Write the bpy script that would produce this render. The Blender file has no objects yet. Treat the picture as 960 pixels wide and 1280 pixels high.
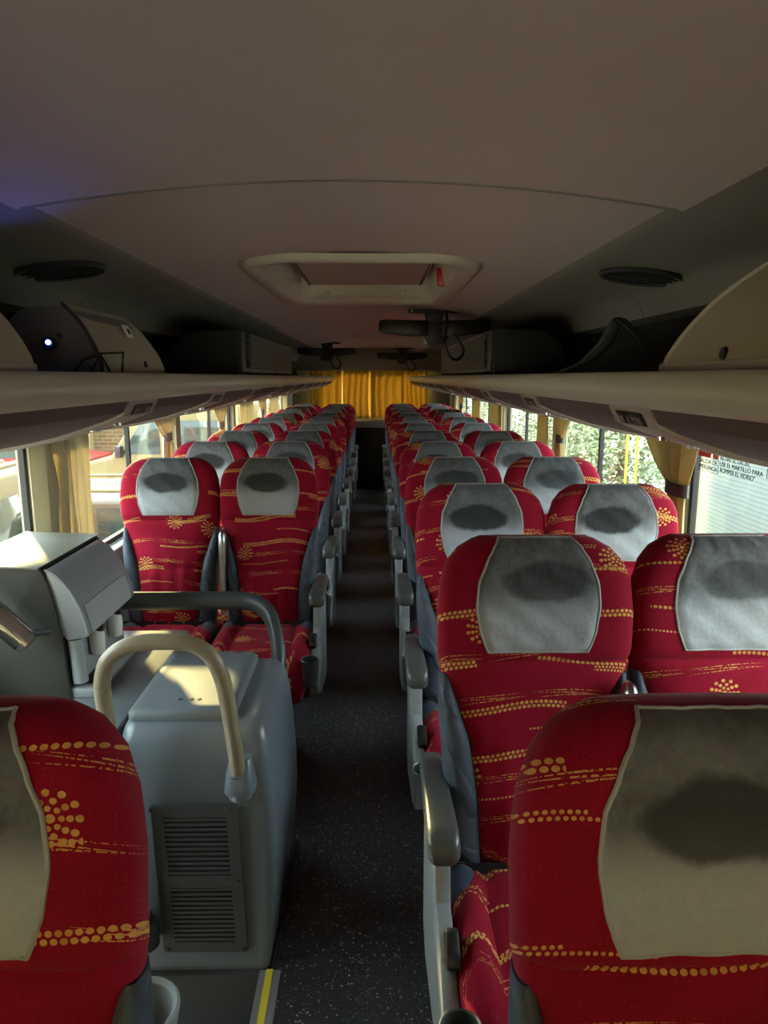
import bpy, bmesh, math, random
from mathutils import Vector, Matrix
import numpy as np

random.seed(7)
S = bpy.context.scene
COL = S.collection
PI = math.pi

# ------------------------------------------------------------------ camera
FPX = 887.0
cam = bpy.data.cameras.new('camera')
cam.sensor_fit = 'VERTICAL'
cam.sensor_height = 36.0
cam.lens = FPX / 1280 * 36.0
cam.clip_start = 0.02
cam_o = bpy.data.objects.new('camera', cam)
COL.objects.link(cam_o)
pitch = math.atan(169 / FPX)
yaw = math.atan(12 / FPX * math.cos(pitch))
cam_o.location = (0.045, 0, 1.55)
cam_o.rotation_euler = (PI / 2 - pitch, 0, -yaw)
S.camera = cam_o

# ------------------------------------------------------------------ light
S.view_settings.view_transform = 'Standard'
S.view_settings.look = 'None'
S.view_settings.gamma = 1
S.view_settings.exposure = 1.05
S.view_settings.use_curve_mapping = False
S.cycles.max_bounces = 12
S.cycles.diffuse_bounces = 8
S.cycles.transparent_max_bounces = 24
S.cycles.sample_clamp_indirect = 6
S.cycles.caustics_reflective = False

w = bpy.data.worlds.new('overcast_sky')
S.world = w
w.use_nodes = True
wb = w.node_tree.nodes['Background']
wb.inputs[0].default_value = (0.80, 0.92, 1.0, 1)
wb.inputs[1].default_value = 6.0

sun = bpy.data.lights.new('sun', 'SUN')
sun.energy = 12.5
sun.angle = math.radians(2.5)
sun.color = (1.0, 0.74, 0.30)
sun_o = bpy.data.objects.new('sun', sun)
COL.objects.link(sun_o)
d = Vector((1.0, -1.6, -0.5))
sun_o.rotation_euler = d.to_track_quat('-Z', 'Y').to_euler()
sun_o.location = (-6, 12, 5)

# ------------------------------------------------------------------ node helpers
class X:
    """An arithmetic expression over shader sockets."""
    def __init__(s, nt, v): s.nt, s.v = nt, v
    def _op(s, op, *a, clamp=False):
        n = s.nt.nodes.new('ShaderNodeMath'); n.operation = op; n.use_clamp = clamp
        for i, q in enumerate((s,) + a):
            q = q.v if isinstance(q, X) else q
            if isinstance(q, (int, float)): n.inputs[i].default_value = q
            else: s.nt.links.new(q, n.inputs[i])
        return X(s.nt, n.outputs[0])
    def __add__(s, o): return s._op('ADD', o)
    def __sub__(s, o): return s._op('SUBTRACT', o)
    def __mul__(s, o): return s._op('MULTIPLY', o)
    def __truediv__(s, o): return s._op('DIVIDE', o)
    __radd__ = __add__
    __rmul__ = __mul__
    def floor(s): return s._op('FLOOR')
    def fract(s): return s._op('FRACT')
    def sin(s): return s._op('SINE')
    def abs(s): return s._op('ABSOLUTE')
    def sqrt(s): return s._op('SQRT')
    def lt(s, o): return s._op('LESS_THAN', o)
    def gt(s, o): return s._op('GREATER_THAN', o)
    def max(s, o): return s._op('MAXIMUM', o)
    def min(s, o): return s._op('MINIMUM', o)
    def atan2(s, o): return s._op('ARCTAN2', o)
    def clamp(s): return s._op('ADD', 0.0, clamp=True)
    def smooth(s, a, b):
        n = s.nt.nodes.new('ShaderNodeMapRange'); n.interpolation_type = 'SMOOTHSTEP'
        s.nt.links.new(s.v, n.inputs[0]); n.inputs[1].default_value = a; n.inputs[2].default_value = b
        return X(s.nt, n.outputs[0])

def white(nt, a, b=None, seed=0.0):
    n = nt.nodes.new('ShaderNodeTexWhiteNoise'); n.noise_dimensions = '3D'
    c = nt.nodes.new('ShaderNodeCombineXYZ')
    nt.links.new(a.v, c.inputs[0])
    if b is not None: nt.links.new(b.v, c.inputs[1])
    c.inputs[2].default_value = seed
    nt.links.new(c.outputs[0], n.inputs['Vector'])
    return X(nt, n.outputs['Value'])

def noise(nt, vec, scale, detail=3, rough=0.5):
    n = nt.nodes.new('ShaderNodeTexNoise')
    if vec is not None: nt.links.new(vec, n.inputs['Vector'])
    n.inputs['Scale'].default_value = scale; n.inputs['Detail'].default_value = detail
    n.inputs['Roughness'].default_value = rough
    return X(nt, n.outputs['Fac'])

def coords(nt, kind='Object'):
    t = nt.nodes.new('ShaderNodeTexCoord'); s = nt.nodes.new('ShaderNodeSeparateXYZ')
    nt.links.new(t.outputs[kind], s.inputs[0])
    return t.outputs[kind], X(nt, s.outputs[0]), X(nt, s.outputs[1]), X(nt, s.outputs[2])

def geo_pos(nt):
    g = nt.nodes.new('ShaderNodeNewGeometry'); s = nt.nodes.new('ShaderNodeSeparateXYZ')
    nt.links.new(g.outputs['Position'], s.inputs[0])
    return g.outputs['Position'], X(nt, s.outputs[0]), X(nt, s.outputs[1]), X(nt, s.outputs[2])

def mix(nt, fac, a, b):
    n = nt.nodes.new('ShaderNodeMix'); n.data_type = 'RGBA'
    f = fac.v if isinstance(fac, X) else fac
    if isinstance(f, (int, float)): n.inputs[0].default_value = f
    else: nt.links.new(f, n.inputs[0])
    for i, c in ((6, a), (7, b)):
        if isinstance(c, tuple): n.inputs[i].default_value = (*c[:3], 1)
        else: nt.links.new(c, n.inputs[i])
    return n.outputs[2]

def bump(nt, bsdf, h, strength=0.3, dist=0.01):
    n = nt.nodes.new('ShaderNodeBump'); n.inputs['Strength'].default_value = strength
    n.inputs['Distance'].default_value = dist
    nt.links.new(h.v if isinstance(h, X) else h, n.inputs['Height'])
    nt.links.new(n.outputs[0], bsdf.inputs['Normal'])

def newmat(name, col=(0.5, 0.5, 0.5), rough=0.6, metal=0.0, spec=0.5, sheen=0.0):
    m = bpy.data.materials.new(name); m.use_nodes = True
    b = m.node_tree.nodes['Principled BSDF']
    b.inputs['Base Color'].default_value = (*col, 1)
    b.inputs['Roughness'].default_value = rough
    b.inputs['Metallic'].default_value = metal
    b.inputs['Specular IOR Level'].default_value = spec
    if sheen:
        b.inputs['Sheen Weight'].default_value = sheen
        b.inputs['Sheen Roughness'].default_value = 0.4
    m.diffuse_color = (*col, 1)
    return m, m.node_tree, b

def plastic(name, col, rough=0.45, vary=0.12, scale=14, fine=220, bstr=0.08, spec=0.5, metal=0.0):
    """Moulded plastic or paint: light mottling and a fine grain."""
    m, nt, b = newmat(name, col, rough, metal, spec)
    v, x, y, z = geo_pos(nt)
    n = noise(nt, v, scale, 4)
    c = mix(nt, n, tuple(q * (1 - vary) for q in col), tuple(min(1, q * (1 + vary)) for q in col))
    nt.links.new(c, b.inputs['Base Color'])
    bump(nt, b, noise(nt, v, fine, 2), bstr, 0.002)
    return m

M = {}
# --- seat velour, woven with dotted lines, brush strokes and dotted flowers
def velour():
    m, nt, b = newmat('red_patterned_velour', (0.3, 0.006, 0.03), 0.85, 0, 0.2, 0.08)
    v, x, y, z = coords(nt)
    oi = nt.nodes.new('ShaderNodeObjectInfo'); r = X(nt, oi.outputs['Random'])
    px = x + r * 3.1
    kk = z.gt(0.56) * 1.75 - 1.0
    t = z + y * kk + r * 7.3
    # dotted rows
    def dotted(period, off, dp, rad, length, keep, seed):
        wob = (px * 21.0 + t * 3.0).sin() * 0.007 + (px * 9.0 + t * 5.0).sin() * 0.006
        tt = t + wob + off
        row = (tt / period).floor()
        dz = ((tt / period).fract() - 0.5) * period
        sh = white(nt, row, None, seed)
        seg = (px / length + sh * 3.0).floor()
        on = white(nt, row, seg, seed + 1).lt(keep)
        two = white(nt, row, seg, seed + 2).gt(0.55)
        dx = ((px / dp).fract() - 0.5) * dp
        a = (dx * dx + dz * dz).sqrt().lt(rad)
        dx2 = ((px / dp + 0.5).fract() - 0.5) * dp
        dz2 = dz - dp * 0.92
        a2 = (dx2 * dx2 + dz2 * dz2).sqrt().lt(rad) * two
        return a.max(a2) * on
    d1 = dotted(0.112, 0.0, 0.0105, 0.0040, 0.13, 0.44, 3.0)
    d2 = dotted(0.150, 0.061, 0.0080, 0.0026, 0.10, 0.42, 11.0)
    # brush strokes
    def strokes(period, off, length, keep, seed):
        wob = (px * 13.0 + 1.7).sin() * 0.009
        tt = t + wob + off
        row = (tt / period).floor()
        dz = ((tt / period).fract() - 0.5) * period
        sh = white(nt, row, None, seed)
        u = px / length + sh * 3.0
        on = white(nt, row, u.floor(), seed + 1).lt(keep)
        fr = u.fract() - 0.5
        taper = (fr.abs() * -2.0 + 1.0)
        nz = noise(nt, v, 260, 1)
        s = None
        for k, dd in enumerate((0.0, 0.0062, -0.0055)):
            l = (dz - dd - fr * (0.006 * (k - 1))).abs().lt(taper * 0.0014)
            s = l if s is None else s.max(l)
        return s * on * nz.gt(0.47)
    st = strokes(0.098, 0.03, 0.17, 0.6, 21.0)
    # flowers of dots
    cw, ch = 0.155, 0.165
    cx, cz = (px / cw).floor(), ((t + 0.05) / ch).floor()
    jx, jz = white(nt, cx, cz, 31.0) - 0.5, white(nt, cx, cz, 32.0) - 0.5
    on = white(nt, cx, cz, 33.0).lt(0.5)
    fx = ((px / cw).fract() - 0.5 - jx * 0.45) * cw
    fz = (((t + 0.05) / ch).fract() - 0.5 - jz * 0.45) * ch
    rr = (fx * fx + fz * fz).sqrt(); aa = fz.atan2(fx)
    fl = rr.lt(0.0052)
    for R0, n, q in ((0.0115, 7, 0.0034), (0.020, 9, 0.0038), (0.0295, 11, 0.0042)):
        da = ((aa * (n / (2 * PI)) + 0.5 * (n % 2)).fract() - 0.5) * (2 * PI * R0 / n)
        dr = rr - R0
        fl = fl.max((da * da + dr * dr).sqrt().lt(q))
    fl = fl * on
    mask = (d1.max(d2).max(st)).max(fl)
    # very fine woven specks
    gx, gz = ((px / 0.0075).fract() - 0.5), ((t / 0.0075).fract() - 0.5)
    tiny = (gx * gx + gz * gz).sqrt().lt(0.13) * 0.16 * white(nt, (px / 0.0075).floor(), (t / 0.0075).floor(), 51.0).lt(0.4)
    n1 = noise(nt, v, 9, 4)
    base = mix(nt, n1, (0.225, 0.0015, 0.010), (0.36, 0.003, 0.034))
    wear = noise(nt, v, 60, 2).smooth(0.35, 0.75)
    c = mix(nt, tiny, base, (0.55, 0.16, 0.08))
    c = mix(nt, mask * (wear * -0.35 + 1.0), c, (0.74, 0.40, 0.11))
    nt.links.new(c, b.inputs['Base Color'])
    bump(nt, b, n1 + noise(nt, v, 500, 1) * 0.12, 0.25, 0.01)
    return m
M['velour'] = velour()

def headcloth():
    m, nt, b = newmat('grey_plush_with_worn_stain', (0.2, 0.21, 0.22), 0.75, 0, 0.3, 0.2)
    v, x, y, z = coords(nt)
    oi = nt.nodes.new('ShaderNodeObjectInfo'); r = X(nt, oi.outputs['Random'])
    cmb = nt.nodes.new('ShaderNodeCombineXYZ')
    nt.links.new((x + r * 5.0).v, cmb.inputs[0]); nt.links.new((z + r * 9.0).v, cmb.inputs[2])
    vv = cmb.outputs[0]
    n = noise(nt, vv, 11, 5, 0.65)
    ex = (x + (r - 0.5) * 0.04) / 0.098
    ez = (z - 1.112 + (r - 0.5) * 0.02) / 0.046
    e = (ex * ex + ez * ez).sqrt() + (n - 0.5) * 0.9
    stain = e._op('MULTIPLY', -1.0) + 1.0
    stain = stain.smooth(-0.08, 0.22)
    up = z.smooth(1.035, 1.125)                       # greasy towards the top of the head; pale lower tone also paints side light
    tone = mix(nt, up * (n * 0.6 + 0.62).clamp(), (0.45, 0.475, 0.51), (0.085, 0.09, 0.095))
    fine = noise(nt, vv, 75, 4, 0.7)
    tone = mix(nt, fine.smooth(0.3, 0.8) * 0.35, tone, (0.30, 0.31, 0.32))
    deep = r * 0.35 + 0.6
    c = mix(nt, stain * deep, tone, (0.018, 0.019, 0.020))
    nt.links.new(c, b.inputs['Base Color'])
    wv = noise(nt, vv, 22, 3)
    bump(nt, b, wv + fine * 0.25, 0.35, 0.012)
    return m
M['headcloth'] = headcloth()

def vinyl():
    m, nt, b = newmat('slate_grey_vinyl', (0.09, 0.105, 0.13), 0.5, 0, 0.25)
    v, x, y, z = coords(nt)
    n = noise(nt, v, 12, 3)
    c = mix(nt, n, (0.048, 0.060, 0.082), (0.08, 0.098, 0.128)); nt.links.new(c, b.inputs['Base Color'])
    wr = ((z * 46.0 + x * 60.0 + noise(nt, v, 5, 2) * 9.0).sin() * 0.5 + 0.5)
    wr = wr.smooth(0.80, 1.0)
    bump(nt, b, wr * 0.5 + noise(nt, v, 300, 1) * 0.08, 0.8, 0.010)
    return m
M['vinyl'] = vinyl()
M['piping'] = plastic('pale_grey_piping', (0.42, 0.43, 0.43), 0.5)
M['shell'] = plastic('dark_grey_seat_shell', (0.055, 0.06, 0.065), 0.5)
M['armpad'] = plastic('olive_grey_arm_pad', (0.085, 0.09, 0.085), 0.33, 0.2)
M['panel'] = plastic('pale_grey_side_panel', (0.28, 0.30, 0.31), 0.4, 0.12)
M['black'] = plastic('black_plastic', (0.012, 0.012, 0.013), 0.4)
M['cup'] = plastic('charcoal_cup_plastic', (0.06, 0.065, 0.07), 0.35)
M['belt'] = plastic('black_webbing', (0.012, 0.013, 0.016), 0.7, 0.2, 60, 700, 0.3)
M['metal'] = plastic('brushed_metal', (0.55, 0.55, 0.54), 0.28, 0.08, 30, 300, 0.05, 0.5, 1.0)
M['chrome'] = plastic('chrome', (0.8, 0.8, 0.8), 0.08, 0.03, 30, 300, 0.0, 0.5, 1.0)
M['darkmetal'] = plastic('dark_painted_steel', (0.03, 0.032, 0.035), 0.45)
M['console'] = plastic('blue_grey_fibreglass', (0.145, 0.172, 0.198), 0.3, 0.10, 6, 160, 0.06)
M['console_top'] = plastic('blue_grey_lid', (0.14, 0.163, 0.182), 0.5, 0.12, 9, 160, 0.10)
M['counter'] = plastic('grey_counter', (0.17, 0.19, 0.20), 0.45)
M['boxgrey'] = plastic('warm_grey_cabinet', (0.055, 0.055, 0.046), 0.6, spec=0.25)
M['toplid'] = plastic('dull_beige_lid', (0.21, 0.20, 0.16), 0.5)
M['cabgrey'] = plastic('olive_grey_cabinet_end', (0.17, 0.165, 0.14), 0.55)
M['hood'] = plastic('silver_grey_hood', (0.34, 0.36, 0.375), 0.22, 0.1, 10, 200, 0.05)
M['ventgrey'] = plastic('charcoal_grille', (0.055, 0.06, 0.062), 0.5)
M['cream_tube'] = plastic('cream_rail_coating', (0.33, 0.275, 0.185), 0.32, 0.14)
M['dark_tube'] = plastic('graphite_rail', (0.05, 0.055, 0.06), 0.4, 0.15)
M['lip'] = plastic('beige_rack_edge', (0.56, 0.54, 0.44), 0.3, 0.08, 5, 240, 0.05)
M['under'] = plastic('mauve_grey_felt', (0.125, 0.085, 0.088), 0.75, 0.12, 20, 500, 0.2)
M['service'] = plastic('beige_pink_service_panel', (0.36, 0.30, 0.265), 0.4)
M['cover'] = plastic('ivory_locker_cover', (0.40, 0.37, 0.26), 0.4, 0.08, 6)
M['felt'] = plastic('black_rack_felt', (0.035, 0.032, 0.03), 0.9, 0.2, 50)
M['fin'] = plastic('grey_divider', (0.10, 0.10, 0.098), 0.5)
M['acgrille'] = plastic('khaki_grille', (0.19, 0.175, 0.14), 0.5)
M['hatch'] = plastic('cream_hatch', (0.72, 0.68, 0.55), 0.35, 0.06, 8)
M['lid'] = plastic('beige_hatch_lid', (0.56, 0.48, 0.38), 0.5, 0.06, 8)
M['redtag'] = plastic('red_plastic', (0.45, 0.01, 0.02), 0.3)
M['wallpanel'] = plastic('grey_side_lining', (0.16, 0.16, 0.155), 0.6)
M['pillar'] = plastic('cream_pillar', (0.42, 0.37, 0.24), 0.5)
M['gasket'] = plastic('black_rubber', (0.012, 0.012, 0.014), 0.5)
M['outer'] = plastic('grey_body_shell', (0.2, 0.2, 0.2), 0.6)
M['white_paint'] = plastic('white_print', (0.75, 0.75, 0.72), 0.5)
M['yellow'] = plastic('yellow_strip', (0.72, 0.55, 0.04), 0.5)
M['ink'] = newmat('black_ink', (0.006, 0.006, 0.006), 0.9, 0, 0.0)[0]
M['silver'] = plastic('aluminium_edge', (0.5, 0.5, 0.5), 0.35, 0.15, 60, 300, 0.1, 0.5, 0.7)

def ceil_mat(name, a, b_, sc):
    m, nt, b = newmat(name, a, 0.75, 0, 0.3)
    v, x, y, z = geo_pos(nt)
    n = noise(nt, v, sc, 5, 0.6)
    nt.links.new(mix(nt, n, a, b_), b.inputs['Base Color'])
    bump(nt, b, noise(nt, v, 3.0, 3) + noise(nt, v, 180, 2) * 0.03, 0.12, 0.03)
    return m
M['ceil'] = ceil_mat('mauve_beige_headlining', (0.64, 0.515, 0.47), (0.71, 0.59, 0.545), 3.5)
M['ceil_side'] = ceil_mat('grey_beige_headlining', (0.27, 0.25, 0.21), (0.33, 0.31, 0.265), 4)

def floor_mat():
    m, nt, b = newmat('speckled_charcoal_vinyl', (0.02, 0.02, 0.022), 0.45)
    v, x, y, z = geo_pos(nt)
    def specks(scale, keep, rad):
        n = nt.nodes.new('ShaderNodeTexVoronoi'); n.inputs['Scale'].default_value = scale
        nt.links.new(v, n.inputs['Vector'])
        s = nt.nodes.new('ShaderNodeSeparateColor'); nt.links.new(n.outputs['Color'], s.inputs[0])
        d = X(nt, n.outputs['Distance']); q = X(nt, s.outputs[0])
        return d.lt(q * rad) * X(nt, s.outputs[1]).lt(keep)
    sp = specks(120, 0.42, 0.42).max(specks(260, 0.35, 0.42) * 0.7)
    n = noise(nt, v, 5, 4)
    base = mix(nt, n, (0.020, 0.020, 0.024), (0.036, 0.035, 0.038))
    nt.links.new(mix(nt, sp * 0.85, base, (0.34, 0.32, 0.29)), b.inputs['Base Color'])
    bump(nt, b, noise(nt, v, 260, 2), 0.15, 0.003)
    return m
M['floor'] = floor_mat()

def cloth(name, a, b_, trans=0.35):
    m, nt, b = newmat(name, a, 0.75, 0, 0.2, 0.2)
    v, x, y, z = geo_pos(nt)
    n = noise(nt, v, 18, 4)
    c = mix(nt, n, a, b_); nt.links.new(c, b.inputs['Base Color'])
    tr = nt.nodes.new('ShaderNodeBsdfTranslucent'); nt.links.new(c, tr.inputs[0])
    ms = nt.nodes.new('ShaderNodeMixShader'); ms.inputs[0].default_value = trans
    out = nt.nodes['Material Output']
    nt.links.new(b.outputs[0], ms.inputs[1]); nt.links.new(tr.outputs[0], ms.inputs[2])
    nt.links.new(ms.outputs[0], out.inputs[0])
    return m
M['gold'] = cloth('golden_curtain_cloth', (0.52, 0.36, 0.08), (0.64, 0.46, 0.13), 0.28)
M['amber'] = cloth('amber_curtain_cloth', (0.56, 0.44, 0.20), (0.70, 0.57, 0.31), 0.33)
M['straw'] = cloth('straw_curtain_cloth', (0.64, 0.57, 0.40), (0.76, 0.69, 0.51), 0.32)
M['tie'] = plastic('grey_tie_band', (0.12, 0.11, 0.105), 0.7)

def glass():
    m, nt, b = newmat('clear_window_glass', (1, 1, 1), 0.02)
    out = nt.nodes['Material Output']
    t = nt.nodes.new('ShaderNodeBsdfTransparent'); t.inputs[0].default_value = (0.93, 0.97, 0.94, 1)
    g = nt.nodes.new('ShaderNodeBsdfGlossy'); g.inputs['Roughness'].default_value = 0.02
    lw = nt.nodes.new('ShaderNodeLayerWeight'); lw.inputs[0].default_value = 0.5
    f = X(nt, lw.outputs['Facing'])._op('POWER', 5.0) * 0.45 + 0.02        # two faces of a thin pane
    ms = nt.nodes.new('ShaderNodeMixShader')
    nt.links.new(f.v, ms.inputs[0]); nt.links.new(t.outputs[0], ms.inputs[1]); nt.links.new(g.outputs[0], ms.inputs[2])
    nt.links.new(ms.outputs[0], out.inputs[0])
    nt.nodes.remove(b)
    return m
M['glass'] = glass()

def emit(name, col, s):
    m = bpy.data.materials.new(name); m.use_nodes = True
    b = m.node_tree.nodes['Principled BSDF']
    b.inputs['Base Color'].default_value = (*col, 1)
    b.inputs['Emission Color'].default_value = (*col, 1); b.inputs['Emission Strength'].default_value = s
    return m
M['led'] = emit('blue_led', (0.15, 0.2, 1.0), 6.0)

# ------------------------------------------------------------------ mesh helpers
class MB:
    def __init__(s): s.v, s.f = [], []
    def add(s, vs, fs):
        o = len(s.v); s.v += [tuple(q) for q in vs]; s.f += [tuple(i + o for i in q) for q in fs]; return s
    def box(s, x0, x1, y0, y1, z0, z1):
        vs = [(x, y, z) for z in (z0, z1) for y in (y0, y1) for x in (x0, x1)]
        return s.add(vs, [(0, 2, 3, 1), (4, 5, 7, 6), (0, 1, 5, 4), (2, 6, 7, 3), (0, 4, 6, 2), (1, 3, 7, 5)])
    def loft(s, rings, caps=True, closed=True):
        n = len(rings[0]); vs = [p for r in rings for p in r]; fs = []
        for i in range(len(rings) - 1):
            for j in range(n if closed else n - 1):
                k = (j + 1) % n
                fs.append((i * n + j, i * n + k, (i + 1) * n + k, (i + 1) * n + j))
        if caps and closed:
            fs.append(tuple(range(n))[::-1]); fs.append(tuple((len(rings) - 1) * n + j for j in range(n)))
        return s.add(vs, fs)
    def prism(s, poly, axis, a, b):
        """poly: 2-D outline in the two remaining axes (in x,y,z order), extruded from a to b."""
        def P(q, t):
            return {'x': (t, q[0], q[1]), 'y': (q[0], t, q[1]), 'z': (q[0], q[1], t)}[axis]
        n = len(poly)
        vs = [P(q, a) for q in poly] + [P(q, b) for q in poly]
        fs = [tuple(range(n))[::-1], tuple(range(n, 2 * n))]
        fs += [(j, (j + 1) % n, n + (j + 1) % n, n + j) for j in range(n)]
        return s.add(vs, fs)
    def tube(s, pts, r, n=10, sx=1.0, caps=True):
        pts = [Vector(p) for p in pts]; rings = []
        up = Vector((0, 0, 1))
        for i, p in enumerate(pts):
            t = (pts[min(i + 1, len(pts) - 1)] - pts[max(i - 1, 0)]).normalized()
            a = t.cross(up)
            if a.length < 0.05: a = t.cross(Vector((0, 1, 0)))
            a.normalize(); b = a.cross(t).normalized()
            rr = r[i] if isinstance(r, (list, tuple)) else r
            rings.append([p + a * (math.cos(2 * PI * k / n) * rr * sx) + b * (math.sin(2 * PI * k / n) * rr) for k in range(n)])
        return s.loft(rings, caps)
    def lathe(s, prof, c=(0, 0, 0), n=20, axis=Vector((0, 0, 1))):
        q = Vector((0, 0, 1)).rotation_difference(Vector(axis)); c = Vector(c)
        rings = [[c + q @ Vector((r * math.cos(2 * PI * k / n), r * math.sin(2 * PI * k / n), z)) for k in range(n)] for r, z in prof]
        return s.loft(rings, True)
    def mesh(s, name, mat, smooth=True, angle=35, bevel=0, seg=2):
        me = bpy.data.meshes.new(name); me.from_pydata(s.v, [], s.f)
        bm = bmesh.new(); bm.from_mesh(me)
        bmesh.ops.recalc_face_normals(bm, faces=bm.faces)
        if bevel:
            es = [e for e in bm.edges if len(e.link_faces) == 2 and e.calc_face_angle(0) > 0.5]
            bmesh.ops.bevel(bm, geom=es, offset=bevel, segments=seg, profile=0.5, affect='EDGES', clamp_overlap=True)
        bm.to_mesh(me); bm.free()
        if smooth:
            me.shade_smooth()
            me.set_sharp_from_angle(angle=math.radians(angle))
        me.materials.append(M[mat] if isinstance(mat, str) else mat)
        return me

def catmull(pts, n=6):
    pts = [Vector(p) for p in pts]; out = []
    for i in range(len(pts) - 1):
        p0, p1, p2, p3 = pts[max(i - 1, 0)], pts[i], pts[i + 1], pts[min(i + 2, len(pts) - 1)]
        for k in range(n):
            t = k / n
            out.append(0.5 * ((2 * p1) + (p2 - p0) * t + (2 * p0 - 5 * p1 + 4 * p2 - p3) * t * t + (3 * p1 - p0 - 3 * p2 + p3) * t ** 3))
    out.append(pts[-1]); return out

def lerp_tab(tab, s):
    for (a, va), (b, vb) in zip(tab, tab[1:]):
        if s <= b:
            t = 0 if b == a else max(0, (s - a) / (b - a)); t = t * t * (3 - 2 * t) * 0.5 + t * 0.5
            return va + (vb - va) * t
    return tab[-1][1]

def link(name, me, parent=None):
    o = bpy.data.objects.new(name, me); COL.objects.link(o)
    if parent is not None: o.parent = parent
    return o
def obj(name, mb, mat, parent=None, **k):
    return link(name, mb.mesh(name, mat, **k), parent)
def tag(o, label, cat, group=None):
    o['label'] = label; o['category'] = cat
    if group: o['group'] = group
    return o
def thing(name, label, cat, loc=(0, 0, 0), rz=0, group=None):
    o = bpy.data.objects.new(name, None); COL.objects.link(o)
    o.location = loc; o.rotation_euler = (0, 0, rz); o.empty_display_size = 0.1
    return tag(o, label, cat, group)
def struct(name, mb=None, mat=None, parent=None, **k):
    o = obj(name, mb, mat, parent, **k) if mb else bpy.data.objects.new(name, None)
    if not mb: COL.objects.link(o)
    if parent is None: o['kind'] = 'structure'
    return o

# ------------------------------------------------------------------ the bus shell
Y0, Y1 = -2.6, 10.4          # windscreen and rear wall
HW = 1.15                    # half width of the saloon
ZS, ZH = 0.80, 1.355         # window sill, window head

fl = struct('floor', MB().box(-HW, HW, 1.63, Y1, -0.05, 0).box(-0.25, HW, Y0, 1.63, -0.05, 0).box(-HW, -0.25, Y0, 0.86, -0.05, 0), 'floor', smooth=False)
sw = MB().box(-HW, -0.25, 0.86, 1.63, -0.62, -0.58)                     # entrance stairwell under the floor line
sw.box(-HW, -0.25, 1.615, 1.63, -0.6, 0).box(-HW, -0.25, 0.86, 0.875, -0.6, 0).box(-0.265, -0.25, 0.875, 1.615, -0.6, -0.0)
struct('trim_1', sw, 'ventgrey', smooth=False)
obj('stair_tread', MB().box(-HW, -0.27, 1.38, 1.615, -0.30, -0.26), 'floor', bpy.data.objects['trim_1'], smooth=False)

PIL = [Y0, -0.9, 0.85, 2.53, 4.30, 6.05, 7.80, 9.55]
for side, sg in (('left', -1), ('right', 1)):
    b = MB().box(min(sg * HW, sg * 1.21), max(sg * HW, sg * 1.21), Y0, Y1, -0.05, ZS)
    wl = struct('wall_' + side, b, 'wallpanel', smooth=False)
    obj('header', MB().box(min(sg * HW, sg * 1.21), max(sg * HW, sg * 1.21), Y0, Y1, ZH, 2.06), 'felt', wl, smooth=False)
    for p in PIL:
        obj('pillar', MB().box(min(sg * 1.135, sg * 1.205), max(sg * 1.135, sg * 1.205), max(Y0, p - 0.05), min(Y1, p + 0.05), ZS, ZH), 'pillar', wl, smooth=False)
    obj('end_panel', MB().box(min(sg * 1.135, sg * 1.205), max(sg * 1.135, sg * 1.205), 9.6, Y1, ZS, ZH), 'wallpanel', wl, smooth=False)
    obj('sill_ledge', MB().box(min(sg * 1.10, sg * HW), max(sg * 1.10, sg * HW), Y0, Y1, ZS - 0.05, ZS), 'wallpanel', wl, bevel=0.008)
nwin = 0
for sg in (-1, 1):
    for a, b_ in zip(PIL, PIL[1:]):
        nwin += 1
        a2, b2 = a + 0.055, b_ - 0.055
        if a == Y0: a2 = a + .05
        x0, x1 = sorted((sg * 1.165, sg * 1.185))
        f = MB().box(x0, x1, a2, a2 + 0.022, ZS, ZH).box(x0, x1, b2 - 0.022, b2, ZS, ZH).box(x0, x1, a2, b2, ZS, ZS + 0.022).box(x0, x1, a2, b2, ZH - 0.02, ZH)
        if b_ - a > 1.2:
            mid = a + (b_ - a) * 0.56
            f.box(x0, x1, mid - 0.011, mid + 0.011, ZS, ZH)
        wo = struct('window_%d' % nwin, f, 'gasket', smooth=False)
        obj('pane', MB().box(sg * 1.174 - 0.002, sg * 1.174 + 0.002, a2, b2, ZS, ZH), 'glass', wo, smooth=False)

rw = MB().box(-1.21, 1.21, Y1, Y1 + 0.06, -0.05, 1.0).box(-1.21, 1.21, Y1, Y1 + 0.06, 1.64, 2.06).box(-1.21, -0.84, Y1, Y1 + 0.06, 1.0, 1.64).box(0.80, 1.21, Y1, Y1 + 0.06, 1.0, 1.64)
struct('wall_rear', rw, 'wallpanel', smooth=False)
nwin += 1
wo = struct('window_%d' % nwin, MB().box(-0.84, 0.80, Y1 + .01, Y1 + 0.05, 1.0, 1.02).box(-0.84, 0.80, Y1 + .01, Y1 + 0.05, 1.62, 1.64), 'gasket', smooth=False)
obj('pane', MB().box(-0.84, 0.80, Y1 + 0.028, Y1 + 0.032, 1.0, 1.64), 'glass', wo, smooth=False)
fw = MB().box(-1.21, 1.21, Y0 - 0.06, Y0, -0.05, 0.30).box(-1.21, 1.21, Y0 - 0.06, Y0, 1.30, 2.06)
fw.box(-1.21, -1.08, Y0 - 0.06, Y0, 0.30, 1.30).box(1.08, 1.21, Y0 - 0.06, Y0, 0.30, 1.30)
struct('wall_front', fw, 'wallpanel', smooth=False)
nwin += 1
wo = struct('window_%d' % nwin, MB().box(-1.08, 1.08, Y0 - 0.05, Y0 - 0.02, 0.30, 0.33).box(-1.08, 1.08, Y0 - 0.05, Y0 - 0.02, 1.27, 1.30), 'gasket', smooth=False)
obj('pane', MB().box(-1.08, 1.08, Y0 - 0.04, Y0 - 0.035, 0.30, 1.30), 'glass', wo, smooth=False)
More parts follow.
